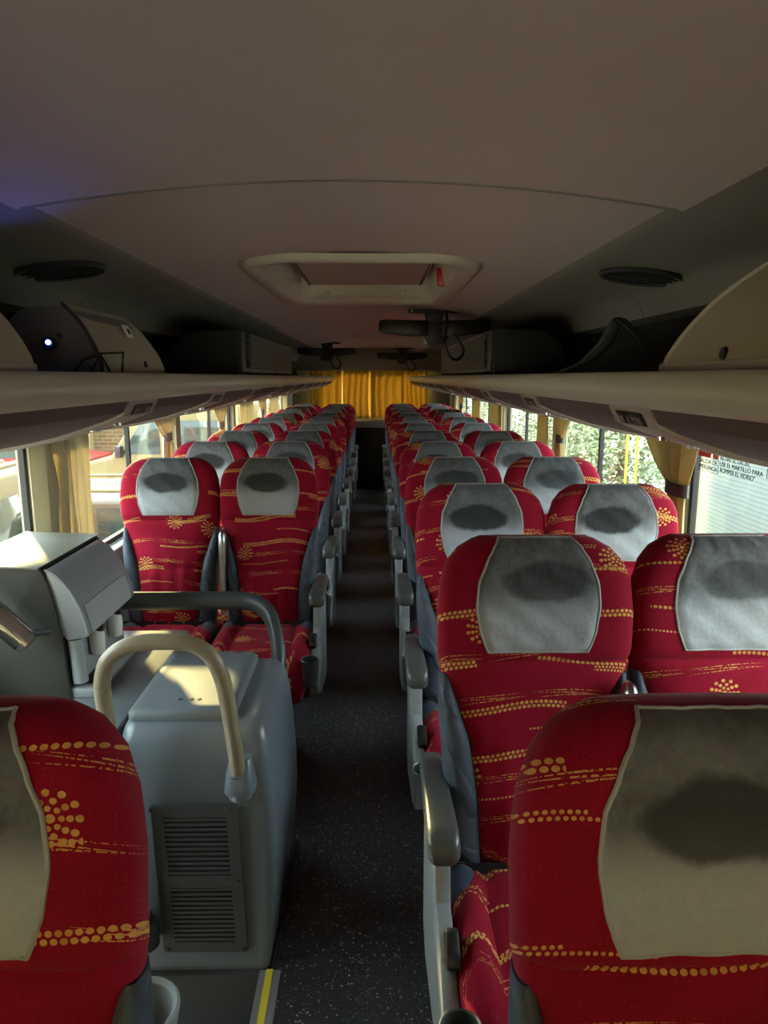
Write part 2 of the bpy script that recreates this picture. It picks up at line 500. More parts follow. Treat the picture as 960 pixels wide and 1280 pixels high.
struct('roof', MB().box(-1.21, 1.21, Y0, 2.44, 2.045, 2.08).box(-1.21, 1.21, 3.82, Y1, 2.045, 2.08).box(-1.21, -0.37, 2.44, 3.82, 2.045, 2.08).box(0.37, 1.21, 2.44, 3.82, 2.045, 2.08), 'outer', smooth=False)

# ceiling: arched middle panels (the front one lapped over the rear one), flat side panels
ce = struct('ceiling')
def zc(x): return 1.953 - 0.055 * (x / 0.66) ** 2
def arch(y0, y1, dz, hole=None):
    xs = [-0.67, -0.60, -0.52, -0.43, -0.34, -0.23, -0.115, 0, 0.115, 0.23, 0.34, 0.43, 0.52, 0.60, 0.67]
    mb = MB()
    ys = [y0, y1]
    if hole: ys = [y0, hole[2], hole[3], y1]
    for ya, yb in zip(ys, ys[1:]):
        for xa, xb in zip(xs, xs[1:]):
            if hole and ya >= hole[2] - 1e-6 and yb <= hole[3] + 1e-6 and xa >= hole[0] - 1e-6 and xb <= hole[1] + 1e-6: continue
            mb.add([(xa, ya, zc(xa) + dz), (xb, ya, zc(xb) + dz), (xb, yb, zc(xb) + dz), (xa, yb, zc(xa) + dz)], [(0, 1, 2, 3)])
    idx, vs, mp = {}, [], []
    for p in mb.v:
        k = tuple(round(q, 5) for q in p)
        if k not in idx: idx[k] = len(vs); vs.append(p)
        mp.append(idx[k])
    mb.v = vs; mb.f = [tuple(mp[i] for i in f) for f in mb.f]
    return mb
HX, HA, HB = 0.34, 2.52, 3.74
def solid(o, t, off=1, rim=True):
    m = o.modifiers.new('thickness', 'SOLIDIFY'); m.thickness = t; m.offset = off; m.use_rim = rim; return o
solid(obj('ceiling_panel', arch(Y0, 1.51, -0.007), 'ceil', ce), 0.012, -1, False)
solid(obj('ceiling_panel', arch(1.50, 5.2, 0.006, (-HX, HX, HA, HB)), 'ceil', ce), 0.012, -1, False)
solid(obj('ceiling_panel', arch(5.19, Y1, 0.0), 'ceil', ce), 0.012, -1, False)
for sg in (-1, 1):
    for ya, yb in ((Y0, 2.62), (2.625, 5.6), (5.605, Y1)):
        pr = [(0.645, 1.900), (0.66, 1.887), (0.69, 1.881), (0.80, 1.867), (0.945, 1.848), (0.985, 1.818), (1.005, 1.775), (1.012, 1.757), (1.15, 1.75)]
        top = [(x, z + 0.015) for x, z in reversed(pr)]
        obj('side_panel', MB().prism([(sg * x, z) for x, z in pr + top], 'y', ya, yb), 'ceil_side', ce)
jp = MB()
jx = [-0.655 + 1.31 * k / 20 for k in range(21)]
jp.loft([[(x, y, zc(x) + dz) for x in jx] for y, dz in ((1.502, 0.0), (1.502, -0.0205), (1.504, -0.0215), (1.511, -0.0215), (1.512, 0.004))], False, False)
obj('ceiling_joint', jp, 'ceil_side', ce, angle=20)
# bulkhead above the rear curtain
bk = MB().prism([(10.05, 1.66), (10.08, 1.64), (Y1, 1.64), (Y1, 2.0), (9.9, 1.97), (9.95, 1.80)], 'x', -1.1, 1.1)
struct('trim_2', bk, 'ceil_side')

# ------------------------------------------------------------------ seats
REC = math.radians(8.5); CR, SR = math.cos(REC), math.sin(REC)
SMAX = 0.775
def BP(x, s, n): return (x, 0.0 + s * SR - n * CR, 0.44 + s * CR + n * SR)
WR = [(0, .140), (.2, .143), (.32, .166), (.40, .195), (.46, .214), (.52, .2235), (.62, .2255), (.68, .218), (.72, .203), (.75, .176), (.765, .150), (.775, .125)]
def tmul(s):
    if s < 0.69: return 1.0
    u = (s - 0.69) / (SMAX - 0.69)
    return max(0.0, 1 - u ** 3.4) ** 0.5 * 0.94 + 0.06
def centre(q, s):
    wing = min(1, max(0, (s - 0.44) / 0.10)) * 0.034
    pl = 0.0
    lum = 0.018 * math.exp(-((s - 0.18) / 0.12) ** 2)
    hol = -0.010 * math.exp(-((s - 0.42) / 0.08) ** 2)
    if s > 0.70: wing *= max(0, 1 - (s - 0.70) / 0.09)
    return wing * q ** 2.4 + lum + hol
def seam(s):
    g = 0.0
    for s0, dd in ((0.505, 0.010), (0.30, 0.006)): g -= dd * math.exp(-((s - s0) / 0.008) ** 2)
    return g
def front(x, s):
    wv = lerp_tab(WR, s); q = min(1, abs(x) / wv)
    T = 0.062 * tmul(s) * (1 - q ** 4.5) ** 0.5
    g = seam(s) if s < 0.4 or q > 0.5 or s < 0.52 else 0
    pl = 0.0
    if 0.02 < s < 0.40 and q < 0.75:
        pl = 0.0035 * math.cos(x / 0.20 * 2 * PI * 3) * min(1, (0.40 - s) / 0.1) * min(1, s / .05)
    return centre(q, s) + T + g + pl
def rear(x, s):
    wv = lerp_tab(WR, s); q = min(1, abs(x) / wv)
    T = 0.062 * tmul(s) * (1 - q ** 4.5) ** 0.5
    return centre(q, s) * 0.55 - T
def build_back():
    svals = [0, .01, .03, .07, .12, .17, .22, .27, .29, .3, .31, .33, .37, .41, .45, .475, .495, .505, .515, .535, .57, .61, .65, .68, .70, .72, .735, .75, .76, .768, .773, .775]
    N = 26; rings = []
    for s in svals:
        wv = lerp_tab(WR, s)
        fr, re = [], []
        for i in range(N + 1):
            x = wv * math.sin(-PI / 2 + PI * i / N)
            fr.append(BP(x, s, front(x, s) if s > 0.015 else front(x, s) * (0.6 if s == 0 else .9)))
        for i in range(N - 1, 0, -1):
            x = wv * math.sin(-PI / 2 + PI * i / N)
            re.append(BP(x, s, rear(x, s)))
        rings.append(fr + re)
    return MB().loft(rings)
def build_cover():
    NU, NV = 22, 24; rows = []
    HC = [(0, .112), (.08, .121), (.2, .131), (.4, .139), (.6, .135), (.8, .116), (.9, .101), (1, .084)]
    grid = []
    for j in range(NV + 1):
        v = j / NV; s = 0.528 + (0.7715 - 0.528) * v; hc = lerp_tab(HC, v)
        if v < 0.15: hc *= 1
        row = []
        for i in range(NU + 1):
            u = -1 + 2 * i / NU; x = hc * u
            lift = (0.006 if (0 < i < NU and 0 < j) else 0.001) + 0.002 * max(0, min(1, (v - .5) / .3)) - (0.005 if j == NV else 0)
            fold = 0.0022 * math.sin(i * 1.9 + j * 0.35) * max(0, v - .45) + 0.0015 * math.sin(i * .8 + j * .9)
            row.append(BP(x, s, front(x, s) + lift + (fold if 0 < i < NU else 0)))
        grid.append(row)
    mb = MB().loft(grid, False, False)
    side = [[grid[j][0] for j in range(NV + 1)], [grid[j][NU] for j in range(NV + 1)]]
    bot = grid[0]; global cov_top; cov_top = grid[-1]
    return mb, side, bot
def build_bolster(sg):
    rings = []
    for k in range(15):
        s = 0.0 + 0.475 * k / 14
        inn = lerp_tab(WR, s) - 0.022
        outx = lerp_tab([(0, .186), (.1, .199), (.25, .210), (.40, .220), (.475, .218)], s)
        c, h = (inn + outx) / 2, max(0.004, (outx - inn) / 2)
        th = 0.062 * (0.45 + 0.55 * min(1, (0.475 - s) / 0.12)) * (0.8 if k == 0 else 1)
        rings.append([BP(sg * (c + h * math.copysign(abs(math.cos(a)) ** 0.8, math.cos(a))), s, 0.006 + th * math.copysign(abs(math.sin(a)) ** 0.8, math.sin(a))) for a in [2 * PI * i / 16 for i in range(16)]])
    return MB().loft(rings)
def build_shell():
    rings = []
    for k in range(14):
        s = 0.0 + 0.70 * k / 13; wv = max(lerp_tab(WR, s), 0.205) - (0.016 if s < 0.42 else 0.016 + min(1, (s - .42) / .08) * 0.045)
        row = [BP(wv * (-1 + 2 * i / 12), s, -0.050 - 0.018 * (1 - abs(-1 + 2 * i / 12) ** 4) * (1 if 0 < k < 13 else .3)) for i in range(13)]
        row += [BP(wv * (1 - 2 * i / 12), s, -0.035) for i in range(13)]
        rings.append(row)
    return MB().loft(rings)
def build_cushion():
    rings = []
    ys = [0.0, -.01, -.04, -.10, -.16, -.22, -.28, -.34, -.39, -.42, -.445, -.46, -.468, -.47]
    for y in ys:
        u = max(0, (-y - 0.30) / 0.17)
        drop = 0.070 * u ** 2
        T = 0.068 * (max(0, 1 - u ** 3)) ** 0.45 + 0.006
        if y > -0.02: T *= 0.75
        hw = 0.214 - 0.03 * u ** 3 - (0.018 if y > -0.12 else 0)
        ring_t, ring_b = [], []
        for i in range(25):
            x = hw * math.sin(-PI / 2 + PI * i / 24); q = abs(x) / hw
            e = (1 - q ** 5) ** 0.5
            raise_ = 0.040 * (1 / (1 + math.exp(-(q - 0.68) * 22))) * min(1, max(0.0, (-y - .06) / .08)) * (1 - u * .6)
            groove = -0.012 * math.exp(-((q - 0.60) / 0.04) ** 2) * (1 - u)
            ring_t.append((x, y, 0.435 - drop + T * e + raise_ + groove * e))
            if 0 < i < 24: ring_b.append((x, y, 0.430 - drop * 1.1 - T * e))
        rings.append(ring_t + ring_b[::-1])
    return MB().loft(rings)
def build_cushion_side(sg):
    rings = []
    for k, y in enumerate((0.005, -.01, -.04, -.09, -.14, -.175, -.19)):
        e = (0.5, 0.8, 1, 1, 1, .95, .75)[k]
        rings.append([(sg * (0.176 + 0.043 * e * math.cos(a)), y, 0.480 + 0.054 * e * math.sin(a) - .012) for a in [2 * PI * i / 14 for i in range(14)]])
    return MB().loft(rings)

cov, cov_side, cov_bot = build_cover()
SEAT_W = 0.945
SM = {}
SM['backrest'] = build_back().mesh('backrest', 'velour', angle=60)
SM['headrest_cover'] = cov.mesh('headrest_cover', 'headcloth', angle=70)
SM['piping0'] = MB().tube(cov_side[0], 0.0030, 6).mesh('piping', 'piping')
SM['piping1'] = MB().tube(cov_side[1], 0.0030, 6).mesh('piping', 'piping')
SM['seam'] = MB().tube(cov_bot, 0.0022, 6).mesh('seam', 'piping')
SM['top_seam'] = MB().tube(cov_top, 0.0022, 6).mesh('top_seam', 'piping')
for sg in (-1, 1): SM['side_bolster%d' % sg] = build_bolster(sg).mesh('side_bolster', 'vinyl', angle=60)
SM['back_shell'] = build_shell().mesh('back_shell', 'shell')
SM['cushion'] = build_cushion().mesh('cushion', 'velour', angle=60)
for sg in (-1, 1): SM['cushion_bolster%d' % sg] = build_cushion_side(sg).mesh('cushion_bolster', 'vinyl', angle=60)
fr = MB().box(-0.18, 0.18, -0.40, 0.02, 0.315, 0.37).box(-0.215, -0.19, -0.40, 0.04, 0.33, 0.40).box(0.19, 0.215, -0.40, 0.04, 0.33, 0.40)
SM['seat_frame'] = fr.mesh('seat_frame', 'darkmetal', bevel=0.005)
lg = MB().prism([(-0.30, 0.33), (-0.34, 0.012), (-0.38, 0.0), (0.02, 0.0), (-0.02, 0.012), (-0.10, 0.33)], 'x', -0.028, 0.028)
SM['leg'] = lg.mesh('leg', 'darkmetal', bevel=0.005)
SM['seat_belt'] = MB().prism([(-0.055, 0.520), (-0.055, 0.485), (-0.075, 0.472), (-0.080, 0.476), (-0.062, 0.490), (-0.060, 0.523)], 'x', -0.205, 0.205).mesh('seat_belt', 'belt')
# aisle arm set (built on -x side, mirrored for the other)
def arm_meshes(sg):
    pad = []
    for y, h, wd, z in ((0.135, .010, .020, .655), (0.128, .018, .026, .66), (0.08, .022, .030, .662), (-0.08, .026, .033, .664), (-0.17, .030, .035, .662), (-0.203, .028, .034, .658), (-0.216, .018, .026, .652), (-.219, .008, .016, .650)):
        pad.append([(sg * (0.230 + wd * math.copysign(abs(math.cos(a)) ** 0.55, math.cos(a))), y, z + h * math.copysign(abs(math.sin(a)) ** 0.55, math.sin(a))) for a in [2 * PI * i / 18 for i in range(18)]])
    SM['arm_pad%d' % sg] = MB().loft(pad).mesh('arm_pad', 'armpad', angle=60)
    prof = [(0.10, 0.635), (-0.175, 0.635), (-0.190, 0.57), (-0.20, 0.535), (-0.30, 0.505), (-0.385, 0.455), (-0.40, 0.395), (-0.36, 0.33), (-0.20, 0.26), (0.02, 0.22), (0.09, 0.26)]
    SM['side_panel%d' % sg] = MB().prism(prof, 'x', *sorted((sg * 0.213, sg * 0.247))).mesh('side_panel', 'panel', bevel=0.007)
    SM['panel_cap%d' % sg] = MB().prism([(-0.192, 0.575), (-0.203, 0.543), (-0.30, 0.512), (-0.305, 0.505), (-0.20, 0.533), (-0.188, 0.57)], 'x', *sorted((sg * 0.216, sg * 0.244))).mesh('panel_cap', 'panel', bevel=0.002)
    SM['recline_button%d' % sg] = MB().prism([(-0.255, 0.505), (-0.262, 0.543), (-0.275, 0.548), (-0.315, 0.53), (-0.325, 0.51), (-0.315, 0.495)], 'x', *sorted((sg * 0.207, sg * 0.235))).mesh('recline_button', 'black', bevel=0.006)
    c = (sg * 0.222, -0.435, 0.40)
    SM['cup_holder%d' % sg] = MB().lathe([(0.026, 0), (0.030, 0.003), (0.037, 0.10), (0.0385, 0.104), (0.0365, 0.106), (0.034, 0.103), (0.028, 0.012), (0.0, 0.011)], c, 24).mesh('cup_holder', 'cup')
    cx = sg * -0.2045
    m = MB()
    rings = []
    for s, h, dn in ((.10, .010, .008), (.16, .013, .012), (.30, .016, .022), (.40, .019, .030), (.445, .019, .030), (.46, .013, .02), (.466, .006, .01)):
        rings.append([BP(cx + h * math.cos(a), s, .075 + dn * math.sin(a)) for a in [2 * PI * i / 12 for i in range(12)]])
    SM['folded_armrest%d' % sg] = m.loft(rings).mesh('folded_armrest', 'metal', angle=50)
for sg in (-1, 1): arm_meshes(sg)
for me in SM.values(): me.transform(Matrix.Diagonal((SEAT_W, 1, 1, 1)))

ORD = ['first', 'second', 'third', 'fourth', 'fifth', 'sixth', 'seventh', 'eighth', 'ninth', 'tenth', 'eleventh', 'twelfth']
def make_seat(side, aisle):
    """side +1: the block by the leafy windows, -1: the block by the sunlit yard."""
    root = bpy.data.objects.new('coach_seat', None); COL.objects.link(root); root.empty_display_size = 0.1
    def P(nm, key=None, par=root):
        o = link(nm, SM[key or nm], par); return o
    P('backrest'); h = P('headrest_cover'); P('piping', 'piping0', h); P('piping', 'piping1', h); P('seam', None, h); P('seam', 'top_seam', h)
    P('side_bolster', 'side_bolster-1'); P('side_bolster', 'side_bolster1'); P('back_shell')
    P('cushion'); P('cushion_bolster', 'cushion_bolster-1'); P('cushion_bolster', 'cushion_bolster1')
    P('seat_frame'); P('leg'); P('seat_belt')
    if aisle:
        k = '%d' % (-side)
        P('arm_pad', 'arm_pad' + k); sp = P('side_panel', 'side_panel' + k); P('panel_cap', 'panel_cap' + k, sp)
        P('recline_button', 'recline_button' + k); P('cup_holder', 'cup_holder' + k)
        P('folded_armrest', 'folded_armrest' + k)
    return root
def copy_tree(o, parent=None):
    c = o.copy(); COL.objects.link(c); c.parent = parent
    for ch in o.children: copy_tree(ch, c)
    return c
PROTO = {}
def place_seat(side, aisle, y, label, dx=0, dy=0, rz=0):
    k = (side, aisle)
    if k not in PROTO:
        PROTO[k] = make_seat(side, aisle); r = PROTO[k]
    else: r = copy_tree(PROTO[k])
    r.location = (side * (0.389 if aisle else 0.815) + (-.020 if side < 0 else 0) + dx, y + dy, 0); r.rotation_euler = (0, 0, rz)
    tag(r, label, 'seat', 'red coach seats')
    return r
RX = [None,
      ('red aisle seat behind the front one, large oval headrest stain', 'red window seat beside the stained aisle seat, leafy side')]
seats = {}
jr = random.Random(5)
for n in range(12):
    y = 0.640 + 0.775 * n
    j = lambda: (0.0, jr.uniform(-.015, .015), jr.uniform(-.003, .003))
    if n == 0:
        seats[(1, 1, 0)] = place_seat(1, True, y, 'red front aisle seat on the leafy side with a dim brown-grey headrest', 0.012, -0.034)
        seats[(-1, 1, 0)] = place_seat(-1, True, y, 'red front seat ahead of the stairwell and the grey grille console', -0.005, -0.028)
        continue
    a, b_, c = j()
    seats[(1, 1, n)] = place_seat(1, True, y, RX[1][0] if n == 1 else 'red aisle seat on the leafy window side, %s row from the front' % ORD[n], a, b_ if n > 1 else 0, c)
    a, b_, c = j()
    seats[(1, 0, n)] = place_seat(1, False, y, RX[1][1] if n == 1 else 'red window seat on the leafy window side, %s row from the front' % ORD[n], a, b_, c)
    if n >= 3:
        a, b_, c = j()
        seats[(-1, 1, n)] = place_seat(-1, True, y, 'red aisle seat on the sunny yard side, %s row behind the console%s' % (ORD[n - 3], ', stained headrest' if n == 3 else ''), a, b_, c)
        a, b_, c = j()
        seats[(-1, 0, n)] = place_seat(-1, False, y, 'red window seat on the sunny yard side, %s row behind the console' % ORD[n - 3], a, b_, c)
seats[(1, 1, 1)].location.x += .004; seats[(1, 0, 1)].location.x += .005
# the front seat by the stairwell carries a cup holder on a bracket behind it
o = seats[(-1, 1, 0)]
obj('cup_holder', MB().lathe([(0.040, 0), (0.050, 0.004), (0.066, 0.09), (0.067, 0.097), (0.062, 0.101), (0.055, 0.094), (0.042, 0.014), (0, .012)], (0.058, 0.418, 0.40), 28), 'panel', o)
obj('bracket', MB().box(0.036, 0.080, 0.02, 0.37, 0.405, 0.43), 'panel', o, bevel=0.006)

# ------------------------------------------------------------------ luggage racks
RACK0, RACK1 = -2.2, 10.20
UND = [(0.540, 1.497), (0.557, 1.466), (0.60, 1.446), (0.66, 1.426), (0.72, 1.407), (0.80, 1.389), (0.92, 1.371), (1.05, 1.358), (1.149, 1.352)]
UNIT_Y = {1: [0.37 + 0.925 * k for k in range(11)], -1: [0.85 + 0.885 * k for k in range(11)]}
def rack(sg, label):
    t = thing('luggage_rack', label, 'luggage rack', (0, RACK0, 0))
    L = lambda y: y - RACK0
    pr = [(0.56, 1.560), (0.530, 1.559), (0.519, 1.552), (0.514, 1.538), (0.515, 1.518), (0.522, 1.502), (0.535, 1.493), (0.56, 1.492), (0.575, 1.51), (0.575, 1.552)]
    obj('rack_edge', MB().prism([(sg * x, z) for x, z in pr], 'y', 0, L(RACK1)), 'lip', t, angle=40)
    obj('shelf', MB().prism([(sg * x, z) for x, z in ((0.55, 1.548), (0.55, 1.535), (1.149, 1.535), (1.149, 1.548))], 'y', 0, L(RACK1)), 'felt', t, smooth=False)
    obj('back_lining', MB().prism([(sg * x, z) for x, z in ((1.02, 1.548), (1.10, 1.75), (1.149, 1.75), (1.149, 1.548))], 'y', 0, L(RACK1)), 'felt', t, smooth=False)
    cuts = [RACK0] + [u for u in UNIT_Y[sg]] + [RACK1]
    cuts = [c for c in cuts if c < RACK1 - 0.05] + [RACK1]
    for a, b in zip(cuts, cuts[1:]):
        a2, b2 = a + (0.012 if a > RACK0 else 0), b - (0.012 if b < RACK1 else 0)
        poly = UND + [(x, z + 0.012) for x, z in reversed(UND)]
        obj('underside_panel', MB().prism([(sg * x, z) for x, z in poly], 'y', L(a2), L(b2)), 'under', t)
    poly = [(x, z + 0.006) for x, z in UND] + [(x, z + 0.03) for x, z in reversed(UND)]
    obj('underside_carrier', MB().prism([(sg * x, z) for x, z in poly], 'y', 0, L(RACK1)), 'lip', t)
    return t
def under_z(x):
    for (a, za), (b, zb) in zip(UND, UND[1:]):
        if x <= b: return za + (zb - za) * max(0, (x - a) / (b - a))
    return UND[-1][1]
def unit(sg, t, y):
    """row service panel: broad plate with a seat number display next to the edge, tapering to a rib towards the window"""
    L = y - RACK0
    st = [(0.541, -0.012, 0.215), (0.557, -0.012, 0.212), (0.585, -0.012, 0.185), (0.61, -0.012, 0.150), (0.65, -0.012, 0.115), (0.70, -0.012, 0.095), (0.75, -0.012, 0.082), (0.82, -0.012, 0.062), (0.92, -0.012, 0.036), (1.05, -0.012, 0.02), (1.145, -0.012, 0.014)]
    rings = []
    for x, y0, y1 in st:
        z = under_z(x)
        rings.append([(sg * x, L + y0, z + 0.004), (sg * x, L + y0, z - 0.007), (sg * x, L + y0 + .005, z - 0.010), (sg * x, L + y1 - .005, z - 0.010), (sg * x, L + y1, z - 0.007), (sg * x, L + y1, z + 0.004)])
    u = obj('service_panel', MB().loft(rings), 'service', t, angle=30)
    q = lambda x, dz: (sg * x, under_z(x) - 0.010 - dz)
    d = MB()
    a, b = q(0.5425, 0.001), q(0.5555, 0.001); a2, b2 = q(0.5405, 0.003), q(0.5535, 0.003)
    d.add([(p[0], L + yy, p[1]) for yy in (0.03, 0.175) for p in (a, b, b2, a2)], [(0, 1, 2, 3), (7, 6, 5, 4), (0, 4, 5, 1), (1, 5, 6, 2), (2, 6, 7, 3), (3, 7, 4, 0)])
    ds = obj('number_display', d, 'black', u, smooth=False)
    nx, nz = 0.645, under_z(0.645) - 0.010
    obj('reading_light', MB().lathe([(0.016, 0.003), (0.015, -0.003), (0.011, -0.004), (0.0, -0.002)], (sg * nx, L + 0.033, nz), 14), 'metal', u)
    obj('air_nozzle', MB().lathe([(0.013, 0.003), (0.012, -0.005), (0.008, -0.006), (0.0, -0.002)], (sg * 0.605, L + 0.075, under_z(0.605) - 0.010), 14), 'chrome', u)
    return u, ds
racks = {1: rack(1, 'long beige overhead luggage rack with mauve underside above the leafy window seats'),
         -1: rack(-1, 'long beige overhead luggage rack with mauve underside above the sunny yard side seats')}
for sg in (1, -1):
    for k, y in enumerate(UNIT_Y[sg]):
        u, ds = unit(sg, racks[sg], y)

def text_mesh(name, body, size, mat, parent, M4, extrude=0.0006, align='LEFT', width=None):
    cu = bpy.data.curves.new(name, 'FONT'); cu.body = body; cu.size = size; cu.extrude = extrude; cu.align_x = align
    o = bpy.data.objects.new(name, cu); COL.objects.link(o)
    dg = bpy.context.evaluated_depsgraph_get(); me = bpy.data.meshes.new_from_object(o.evaluated_get(dg))
    COL.objects.unlink(o); bpy.data.objects.remove(o); bpy.data.curves.remove(cu)
    if width:
        xs = [v.co.x for v in me.vertices]; k = width / (max(xs) - min(xs))
        for v in me.vertices: v.co.x *= k
    me.transform(M4); me.materials.clear(); me.materials.append(M[mat])
    r = bpy.data.objects.new(name, me); COL.objects.link(r); r.parent = parent
    return r
# lettering of the display nearest the viewer
def disp_text(sg, y, ds, body):
    xa, xb = 0.5403, 0.5533
    A = Vector((sg * xa, 0, under_z(0.5425) - 0.0142)); B = Vector((sg * xb, 0, under_z(0.5555) - 0.0142))
    upv = (A - B).normalized(); rt = Vector((0, -sg, 0)); nrm = rt.cross(upv)
    m = Matrix.Identity(4)
    for i, vv in enumerate((rt, upv, nrm)):
        for r in range(3): m[r][i] = vv[r]
    start = (y - RACK0) + (0.165 if sg > 0 else 0.04)
    base = B + upv * 0.006
    m.translation = Vector((base.x, start, base.z))
    text_mesh('number', body, 0.022, 'service', ds, m, 0.0003, 'LEFT', 0.12)
for sg in (1, -1):
    us = [c for c in racks[sg].children if c.name.startswith('service_panel')]
    for k, u in enumerate(us):
        y = UNIT_Y[sg][k]
        if 0.5 < y < 4:
            ds = [c for c in u.children if c.name.startswith('number_display')][0]
            disp_text(sg, y, ds, '08  1  Y10' if sg > 0 else '07  1  Y09')

# ------------------------------------------------------------------ things on the racks
CP = [(0.575, 1.560), (0.578, 1.585), (0.588, 1.615), (0.602, 1.645), (0.620, 1.675), (0.645, 1.703), (0.685, 1.735), (0.76, 1.772)]
def cover_mesh(sg, ya, yb, slant_far, slant_near, top=7, depth=1.0):
    """rounded locker front standing on the rack; its ends curve back towards the top"""
    pr = CP[:top + 1]
    z0, z1 = pr[0][1], pr[-1][1]
    rings = []
    for x, z in pr:
        u = (z - z0) / (z1 - z0)
        rings.append((x, z, ya + slant_near * u ** 1.4, yb - slant_far * u ** 1.4))
    vs, fs = [], []
    NY = 8
    for x, z, a, b in rings:
        for k in range(NY + 1): vs.append((sg * x, a + (b - a) * k / NY, z))
    back = len(vs)
    for x, z, a, b in rings:
        for k in range(NY + 1): vs.append((sg * min(1.0, x + 0.022), a + (b - a) * k / NY, z - 0.004 if z > z0 + .01 else z))
    R = len(rings); W = NY + 1
    for i in range(R - 1):
        for k in range(NY):
            fs.append((i * W + k, i * W + k + 1, (i + 1) * W + k + 1, (i + 1) * W + k))
            fs.append((back + i * W + k, back + (i + 1) * W + k, back + (i + 1) * W + k + 1, back + i * W + k + 1))
        for k in (0, NY):
            fs.append((i * W + k, (i + 1) * W + k, back + (i + 1) * W + k, back + i * W + k))
    for k in range(NY):
        fs.append((k, k + 1, back + k + 1, back + k))
        fs.append(((R - 1) * W + k, (R - 1) * W + k + 1, back + (R - 1) * W + k + 1, back + (R - 1) * W + k))
    return MB().add(vs, fs)
def locker(sg, ya, yb, sf, sn, label, keyhole_y, grp=None):
    t = thing('rack_locker', label, 'locker', (sg * 0.7, (ya + yb) / 2, 1.56), 0, grp)
    off = Matrix.Translation((-sg * 0.7, -(ya + yb) / 2, -1.56))
    def A(o): o.data.transform(off); return o
    A(obj('cover', cover_mesh(sg, ya, yb, sf, sn), 'cover', t, angle=40))
    A(obj('base_rail', MB().prism([(sg * x, z) for x, z in ((0.570, 1.5605), (0.572, 1.574), (0.60, 1.574), (0.60, 1.5605))], 'y', ya, yb), 'lip', t, bevel=0.003))
    A(obj('lock', MB().lathe([(0.010, 0), (0.009, 0.006), (0.0, 0.007)], (sg * 0.580, keyhole_y, 1.585), 12, Vector((-sg, 0, 0.2))), 'darkmetal', t))
    return t, A
t, A = locker(1, 0.10, 1.335, 0.20, 0, 'big ivory rounded locker cover on the leafy side rack, near its front end', 1.10)
A(obj('cover_rim', MB().tube(catmull([(x - 0.001, 1.315 - 0.20 * ((z - 1.56) / (1.772 - 1.56)) ** 1.4, z) for x, z in CP], 3), 0.004, 6), 'lip', t))
t, A = locker(-1, 0.10, 1.335, 0.10, 0, 'ivory rounded locker cover at the front of the sunny side rack, rounded recessed door', 1.0)
pts = [(0.3, 0), (1.16, 0), (1.205, .06), (1.19, .14), (1.12, .42)]
A(obj('door_groove', MB().tube([(-(lerp_tab([(z, x) for x, z in CP], 1.60 + v * .25) + 0.0), y, 1.60 + v * .25) for y, v in pts], 0.0022, 6), 'shell', t))

# equipment cabinet on the sunny side rack with a dark end, a pale front and a blue lamp
t = thing('equipment_cabinet', 'dark ended equipment cabinet with a blue lamp and pale front on the rack', 'cabinet', (-0.7, 1.9, 1.56))
off = Matrix.Translation((0.7, -1.9, -1.56))
def A(o): o.data.transform(off); return o
pr = [(0.586, 1.561), (0.590, 1.59), (0.602, 1.63), (0.622, 1.67), (0.640, 1.697), (0.655, 1.706), (0.72, 1.708), (0.76, 1.695), (0.80, 1.66), (0.82, 1.561)]
A(obj('body', MB().prism([(-x, z) for x, z in pr], 'y', 1.665, 2.06), 'cabgrey', t, bevel=0.006))
cp2 = [(x + 0.004, z) for x, z in CP if z < 1.71] + [(0.66, 1.714)]
def pale():
    vs = []; R = len(cp2)
    for dx in (0, 0.02):
        for x, z in cp2:
            u = (z - 1.56) / 0.15
            vs += [(-(x + dx), 1.685 + 0.0 * u, z + (0.002 if dx == 0 else -0.003 * 0)), (-(x + dx), 1.80, z), (-(x + dx), 1.95, z), (-(x + dx), 2.165 - 0.085 * u ** 1.5, z)]
    fs = []
    for i in range(R - 1):
        for k in range(3):
            fs.append((i * 4 + k, i * 4 + k + 1, i * 4 + k + 5, i * 4 + k + 4)); o2 = R * 4
            fs.append((o2 + i * 4 + k, o2 + i * 4 + k + 4, o2 + i * 4 + k + 5, o2 + i * 4 + k + 1))
        for k in (0, 3): fs.append((i * 4 + k, i * 4 + k + 4, R * 4 + i * 4 + k + 4, R * 4 + i * 4 + k))
    for k in range(3):
        fs.append((k, k + 1, R * 4 + k + 1, R * 4 + k)); o3 = (R - 1) * 4
        fs.append((o3 + k, o3 + k + 1, R * 4 + o3 + k + 1, R * 4 + o3 + k))
    return MB().add(vs, fs)
A(obj('front_cover', pale(), 'cover', t, angle=40))
A(obj('end_seam', MB().tube(catmull([(-(x - 0.0), 1.668, z) for x, z in cp2], 3), 0.0045, 6), 'shell', t))
A(obj('label_plate', MB().add([(-.5995, 1.92, 1.652), (-.5995, 1.965, 1.652), (-.6135, 1.965, 1.684), (-.6135, 1.92, 1.684), (-.603, 1.92, 1.650), (-.603, 1.965, 1.650), (-.617, 1.965, 1.682), (-.617, 1.92, 1.682)], [(0, 1, 2, 3), (4, 7, 6, 5), (0, 4, 5, 1), (1, 5, 6, 2), (2, 6, 7, 3), (3, 7, 4, 0)]), 'white_paint', t, smooth=False))
A(obj('label_mark', MB().add([(-.6015, 1.938, 1.662), (-.6015, 1.950, 1.662), (-.607, 1.950, 1.675), (-.607, 1.938, 1.675), (-.604, 1.938, 1.661), (-.604, 1.950, 1.661), (-.609, 1.950, 1.674), (-.609, 1.938, 1.674)], [(0, 1, 2, 3), (4, 7, 6, 5), (0, 4, 5, 1), (1, 5, 6, 2), (2, 6, 7, 3), (3, 7, 4, 0)]), 'black', t, smooth=False))
